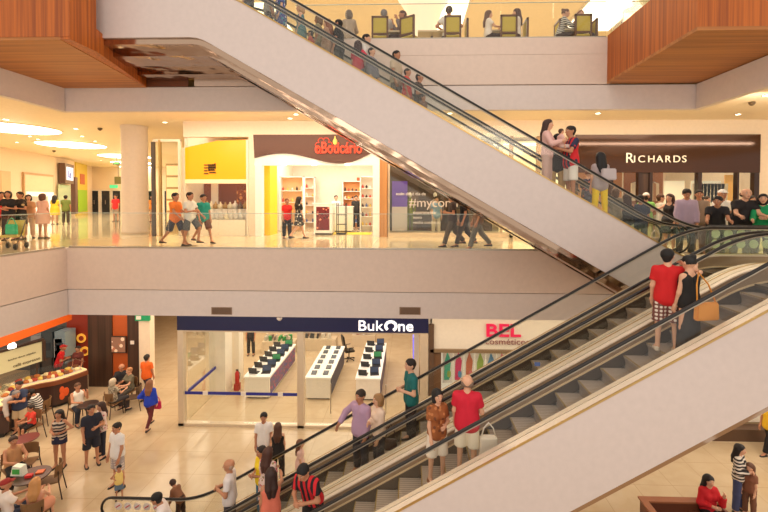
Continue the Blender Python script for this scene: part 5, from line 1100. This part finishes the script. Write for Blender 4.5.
Gs(251, 355, 'person in black standing deep inside the computer shop', 10, H=1.70, hair=('short', HD), top=('tee', BLK), low=('trousers', BLK), res=.028)
r_, h_ = at(166, 8.2, G0, 'person in a white t-shirt at the foot of the escalators, lower left', -60, H=1.66, hair=('short', (20, 16, 16)), skin='tan', top=('tee', (240, 226, 222)), low=('trousers', DEN), lean=18, res=.018, arms=('bent', 'bent'), head=(-20, 10))
at(178, 9.35, G0, 'child in a brown top leaning behind the escalator handrail', -110, H=1.02, sex='f', hair=('short', (60, 36, 28)), skin='tan', top=('long', (130, 84, 56)), low=('trousers', BRN), lean=38, res=.02)
at(714, 9.1, G0, 'person with long black hair and red cardigan sitting at the lower right', 0, H=1.66, sex='f', hair=('long', (20, 14, 16)), skin='light', top=('long', (204, 26, 36)), low=('trousers', BLK), arms=('phone', 'bent'), legs='sit', res=.018).__getitem__(0).location.z = G0+.27
o = MB().use(mat((112, 62, 40), .5)).box(-.35, .35, -.28, .3, -.27, .40).use(mat((140, 84, 54), .5)).box(-.37, .37, -.30, .32, .40, .44).build('wooden_stool', None, None, False, (W(710, 200, 9.2)[0], 9.3, G0+.40)); tag(o, 'brown wooden box seat under the person in the red cardigan', 'seat')
o.location = (W(714, 200, 9.1)[0], 9.2, G0+.27)
Gs(738, 512, 'person in a black and white striped top and jeans at the lower right', 40, H=1.70, sex='f', hair=('long', (28, 20, 20)), skin='light', top=('long', STR_BW), low=('trousers', (62, 70, 110)), arms=('bent', 'bent'), res=.018)
Gs(749, 516, 'child with long hair beside the striped top at the lower right', -60, H=1.28, sex='f', hair=('long', (96, 60, 40)), skin='light', top=('tee', (140, 90, 66)), low=('trousers', (120, 80, 60)), res=.02)
Gs(769, 453, 'person in a yellow top and black trousers walking at the right edge', -80, H=1.66, hair=('short', HD), skin='tan', top=('tee', (240, 190, 40)), low=('trousers', BLK), legs='walk')
# cafe furniture and guests
def seat_at(px, py, lb, hd, chairlb, grp='cafe chairs on the ground floor', **k):
    """py: floor level pixel under the seat"""
    x, y = F(px, py, G0); kw = {**dict(res=.022, legs='sit', arms=('table', 'table')), **k}
    cafe_chair((x, y, G0), hd, chairlb, None)
    d = Vector((math.sin(R(hd)), -math.cos(R(hd)), 0))
    return person(lb, (x, y, G0), hd, **kw)
def tbl(px, py, lb, **k):
    x, y = F(px, py, G0+.75); round_table((x, y, G0), lb, **k); return x, y
tx, ty = tbl(32, 475, 'round dark brown cafe table with a green and white bag on it, lower left')
o = MB().use(mat((232, 236, 220), .7)).prism([(-.16, 0), (.16, 0), (.12, .22), (-.1, .24)], -.07, .07).use(mat((60, 170, 70), .6)).box(-.1, .08, -.08, -.07, .05, .17).build('paper_bag', None, None, False, (tx-.33, ty, G0+.757)); tag(o, 'white paper bag with green print on the lower left cafe table', 'bag')
for dx, dy, c_, lb, s_ in ((.0, -.08, (206, 40, 40), 'red paper box on the lower left cafe table', (.14, .1, .06)), (.12, .1, (222, 110, 60), 'orange food tray on the lower left cafe table', (.16, .14, .03))):
    o = MB().cbox((0, 0, s_[2]/2), s_, .3).build('food_box', mat(c_, .5), None, False, (tx+dx, ty+dy, G0+.757)); tag(o, lb, 'food box')
cafe_chair((*F(51, 497, G0), G0), -60, 'empty tan cafe chair right of the lower left table')
cafe_chair((*F(27, 478, G0), G0), 20, 'empty tan cafe chair tucked behind the lower left table')
seat_at(14, 485, 'person with short dark hair and bare tanned shoulders seated beyond the lower left table', 60, 'tan cafe chair of the person beyond the lower left table', H=1.68, top=('tank', (190, 140, 96)), low=('trousers', BLK), hair=('short', (60, 40, 30)))
seat_at(36, 534, 'person with long blond hair seated in front of the lower left table', 200, 'tan cafe chair under the long blond hair', H=1.62, sex='f', skin='light', top=('sundress', (214, 150, 120)), hair=('long', (196, 140, 84)))
seat_at(6, 538, 'person in a white shirt and dark red cap at the bottom left corner', 150, 'tan cafe chair at the bottom left corner', H=1.70, top=('tee', (240, 228, 218)), low=('trousers', DEN), hair=('cap', (150, 40, 36)))
tx, ty = tbl(3, 410, 'small dark cafe table beside the curved counter at the left edge', col=(90, 40, 36))
tbl(26, 438, 'small dark red cafe table left of the empty floor', col=(110, 44, 40), r=.3)
seat_at(42, 424, 'person in a white and black striped shirt leaning over while seated by the counter', -70, 'cafe chair under the striped shirt', H=1.66, hair=('short', HD), top=('tee', pattern_mat('stripe', ((226, 220, 210), (40, 36, 36)), 30)), low=('shorts', (190, 170, 150)), lean=25)
Gs(20, 433, 'person in a navy polo shirt and beige shorts with folded arms at the counter', 10, H=1.72, build=1.08, hair=('short', HD), top=('polo', (46, 56, 84)), low=('shorts', (200, 176, 140)), arms=('cross', 'cross'))
at(3, 12.8, G0, 'person in a pale grey shirt bending down at the left of the counter', 70, H=1.74, hair=('short', GRY), top=('long', (196, 184, 176)), low=('trousers', (70, 60, 56)), lean=50, res=.022)
seat_at(32, 440, 'child in red clothes seated between the counter tables', -20, 'cafe chair of the child in red', H=1.2, top=('tee', (214, 60, 44)), low=('shorts', BLK))
seat_at(5, 424, 'person in dark clothes seated at the small table on the left edge', 80, 'cafe chair at the left edge by the small table', H=1.66, top=('tee', (90, 30, 30)), low=('trousers', BLK))
seat_at(78, 421, 'person in a white tank top seated before the counter, head in hand', 60, 'cafe chair of the white tank top', H=1.68, hair=('short', (90, 60, 40)), skin='tan', top=('tank', (236, 228, 214)), low=('trousers', (30, 34, 50)), arms=('phone', 'table'))
tbl(88, 404, 'small dark cafe table between the white tank top and the grey blouse', r=.3, col=(50, 38, 34))
seat_at(113, 415, 'person with grey hair in a patterned blouse seated with the back turned', 160, 'cafe chair of the grey haired person', H=1.64, sex='f', hair=('bob', (196, 180, 156)), skin='light', top=('tee', pattern_mat('floral', ((150, 140, 120), (100, 90, 80), (200, 190, 170)), 16)), low=('trousers', (60, 56, 60)))
seat_at(122, 399, 'person in a black t-shirt seated against the orange wall panel', 20, 'cafe chair of the black t-shirt by the orange panel', H=1.72, hair=('bald', HD), top=('tee', (34, 32, 36)), low=('trousers', BLK))
seat_at(130, 402, 'person in a khaki top seated right of the black t-shirt', -20, 'cafe chair of the khaki top', H=1.66, sex='f', hair=('short', (170, 120, 80)), skin='light', top=('tee', (110, 104, 84)), low=('trousers', (80, 74, 66)))
cafe_chair((*F(134, 409, G0), G0), -70, 'empty dark cafe chair beside the white wall end', None, (90, 66, 46))
tbl(119, 383, 'dark cafe table in front of the orange wall panel', r=.34, col=(44, 34, 30))
at(56, 16.1, G0, 'cafe worker in a red shirt and cap behind the counter', 120, H=1.68, hair=('cap', (180, 30, 30)), top=('tee', (214, 24, 30)), low=('trousers', BLK), lean=12, res=.024, arms=('bent', 'bent'))
at(76, 16.2, G0, 'cafe worker in a brown shirt at the right end of the counter', 10, H=1.62, sex='f', hair=('short', HD), top=('tee', (110, 50, 44)), low=('trousers', BLK), res=.026)
# --- upper dining level
def dining_chair(X_, Y_, rz, label, grp=None):
    t = empty('dining_chair', (X_, Y_, G2), R(rz), label, 'chair', grp); wd = mat((104, 66, 34), .4); fb = mat((196, 172, 74), .8)
    MB().box(-.24, .24, -.24, .24, .42, .48).build('seat', fb, t, bevel=.015)
    MB().box(-.20, .20, .215, .265, .55, 1.0).build('back_cushion', fb, t, bevel=.015)
    MB().box(-.255, -.20, .2, .26, .42, 1.05).box(.20, .255, .2, .26, .42, 1.05).box(-.255, .255, .2, .26, 1.0, 1.06).box(-.2, .2, .205, .255, .50, .55).build('back_frame', wd, t)
    for x in (-.23, .23):
        for y in (-.2, .23): MB().box(x-.022, x+.022, y-.022, y+.022, 0, .43).build('leg', wd, t)
    return t
DX = lambda px, Y: W(px, 30, Y)[0]
YC = 12.75
for px, Y, rz, lb in ((380.5, YC, 180, 'dining chair with its green back to the void, leftmost of the row'), (411, YC, 150, 'dining chair turned slightly, left of the flared column'), (452, YC, 180, 'dining chair with its green back square to the void, right of the flared column'),
        (474, YC+.2, 90, 'dining chair seen edge on, right of the white shirted diner'), (507, YC, 180, 'dining chair with green back between two long haired diners'), (533, YC+.2, 90, 'dining chair seen edge on in the middle of the right row'),
        (580, YC, 180, 'dining chair with green back near the wooden balcony'), (601, YC+.3, 90, 'dining chair seen edge on nearest the wooden balcony'), (550, YC+.3, -90, 'dining chair of the diner in the zigzag striped top')):
    dining_chair(DX(px, Y), Y, rz, lb)
dining_chair(W(636, 14, 10.9)[0], 10.9, -60, 'dining chair behind the railing on the wooden balcony')
def dine(px, Y, lb, hd, **k): return person(lb, (DX(px, Y), Y, G2), hd, **{**dict(res=.026, legs='sit', arms=('table', 'table')), **k})
dine(349, 12.9, 'person with grey brown hair seated at the far left of the upper dining row', 180, H=1.82, sex='f', hair=('bob', (110, 96, 84)), skin='light', top=('long', (170, 150, 130)), low=('trousers', BRN))
dine(384, 13.0, 'diner in a grey shirt facing away behind the leftmost green chair', 180, H=1.88, hair=('short', GRY), top=('tee', (196, 184, 176)), low=('trousers', BRN))
dine(403, 13.1, 'diner in a grey jacket with elbows up, left of the flared column', -70, H=1.88, hair=('short', (90, 60, 46)), top=('long', (140, 124, 120)), low=('trousers', BRN), arms=('phone', 'phone'))
dine(449, 12.95, 'diner in a white shirt seen from behind right of the flared column', 180, H=1.96, hair=('short', (80, 66, 60)), top=('tee', (238, 228, 214)), low=('trousers', BRN), arms=('hip', 'hip'))
dine(488, 12.9, 'long haired diner in white reaching over the table', 90, H=1.74, sex='f', hair=('long', (110, 76, 56)), skin='light', top=('tee', (240, 226, 210)), low=('trousers', BRN))
dine(517, 12.9, 'long haired diner in white facing left at the middle table', -100, H=1.80, sex='f', hair=('long', (86, 56, 46)), skin='light', top=('tee', (236, 222, 208)), low=('trousers', BRN))
dine(559, 12.95, 'diner in a zigzag black and white top near the wooden balcony', 80, H=1.80, sex='f', hair=('bun', (110, 76, 56)), skin='light', top=('long', pattern_mat('stripe', ((50, 46, 46), (220, 214, 200)), 34)), low=('trousers', BRN), lean=14)
dine(580, 13.3, 'brown haired diner facing the void at the table by the wooden balcony', 0, H=1.92, sex='f', hair=('long', (130, 86, 64)), skin='light', top=('tee', (170, 120, 100)), low=('trousers', BRN))
for px, lb in ((396, 'dining table between the two left diners'), (432, 'dining table beside the flared column'), (502, 'dining table of the two long haired diners'), (571, 'dining table near the wooden balcony')):
    t = empty('dining_table', (DX(px, 13.1), 13.2, G2), 0, lb, 'table'); MB().box(-.45, .45, -.4, .4, .70, .75).build('tabletop', mat((226, 206, 170), .4), t, bevel=.01); MB().tube([(0, 0, 0), (0, 0, .7)], .04).build('pedestal', STEELD, t); MB().lathe([(.25, 0), (.25, .02), (.02, .04)], (0, 0, 0), 20).build('foot', STEELD, t)
# upper level wall details
for px, Y, lb in ((544, 23.6, 'small glowing wall niche on the upper level back wall'),):
    o = MB().use(mat((255, 246, 226), .5, 0, 2.5)).prism([(.7*math.cos(R(a)), .9*math.sin(R(a))) for a in range(0, 181, 15)], -.03, .03).build('wall_light', None, None, False, (W(px, 40, Y)[0], 23.95, W(px, 40, 23.9)[1])); tag(o, lb, 'light')
for i, (px, lb) in enumerate(((262, 'left recessed glowing ceiling light of the upper dining level'), (440, 'middle recessed glowing ceiling light of the upper dining level'), (600, 'right recessed glowing ceiling light of the upper dining level'))):
    t = empty('ceiling_light', (W(px, 10, 19)[0], 19, 9.79), 0, lb, 'ceiling light'); MB().box(-1.1, 1.1, -1.6, 1.6, -.04, 0).build('diffuser', mat((255, 238, 205), .5, 0, 2.5), t); MB().box(-1.2, -1.1, -1.7, 1.7, -.06, 0).box(1.1, 1.2, -1.7, 1.7, -.06, 0).build('rim', WHITE, t)

# ================================================================== light
wd = bpy.data.worlds.new('hall_light'); S.world = wd; wd.use_nodes = True
wd.node_tree.nodes['Background'].inputs[0].default_value = (1, .89, .79, 1); wd.node_tree.nodes['Background'].inputs[1].default_value = .95
WARM = (1, .84, .64)
area((-2, 5, 13), 16, 9, 200, (1, .89, .8))                       # area lamp for an assumed, unseen skylight over the void
area((-1, -1.5, 4.3), 18, 1.4, 230, (1, .88, .76), (R(72), 0, 0))     # unseen frontal fill lamp, added to light the crowd and the near steps
area((-4, 14, 4.4), 12, 2.5, 260, WARM); area((7, 13, 4.4), 8, 2.5, 260, WARM)
area((-17, 16, 4.4), 8, 10, 150, WARM); area((-14, 7, 4.4), 4, 6, 110, WARM); area((-20, 32, 4.4), 10, 8, 200, WARM)
for x_, p_ in ((-3, 170), (10, 90)): area((x_, 12.0, 4.12), 12, .1, p_, WARM, (R(112), 0, 0))   # added uplight hidden behind the bulkhead to brighten the ceiling strip
area((-10.3, 7, 4.12), .1, 8, 70, WARM, (0, R(112), 0)); area((13, 9, 4.4), 5, 8, 140, WARM)  # first one carries the added uplight along the left wing
area((A(318), 18.4, 3.5), 6, 3.6, 290, (1, .93, .82))              # perfume shop
area((A(220), 17, 4.4), 4, 1.6, 60, WARM); area((A(440), 17, 4.4), 7, 1.4, 60, WARM); area((A(665), 17.3, 4.4), 8, 2, 150, WARM)
area((2, 18, 9.7), 24, 8, 760, (1, .90, .76))                      # dining level
area((-3.5, 17.5, -2.0), 7.5, 7, 370, (1, .9, .76))                # computer shop
area((5, 14.6, -2.1), 6, 2, 120, (1, .92, .8)); area((-13, 12.2, -2.0), 6, 6, 330, WARM); area((-9.3, 20, -2.0), 3, 10, 330, WARM); area((-15, 16.2, -2.0), 8, 1, 60, WARM)
area((3, 12.3, -2.0), 22, 1.0, 190, (1, .87, .7))                 # lamps under the parapet
area((2, 3, -.5), 14, 4, 40, (1, .86, .7)); area((10.6, 9, -.3), 4, 7, 330, (1, .88, .72))  # second lamp added out of view to brighten the lower right floor

S.view_settings.view_transform = 'Standard'; S.view_settings.look = 'None'; S.view_settings.gamma = 1; S.view_settings.use_curve_mapping = False
S.view_settings.exposure = 0
S.cycles.use_denoising = True; S.cycles.max_bounces = 8; S.cycles.diffuse_bounces = 4; S.cycles.glossy_bounces = 3; S.cycles.transparent_max_bounces = 24; S.cycles.sample_clamp_indirect = 6
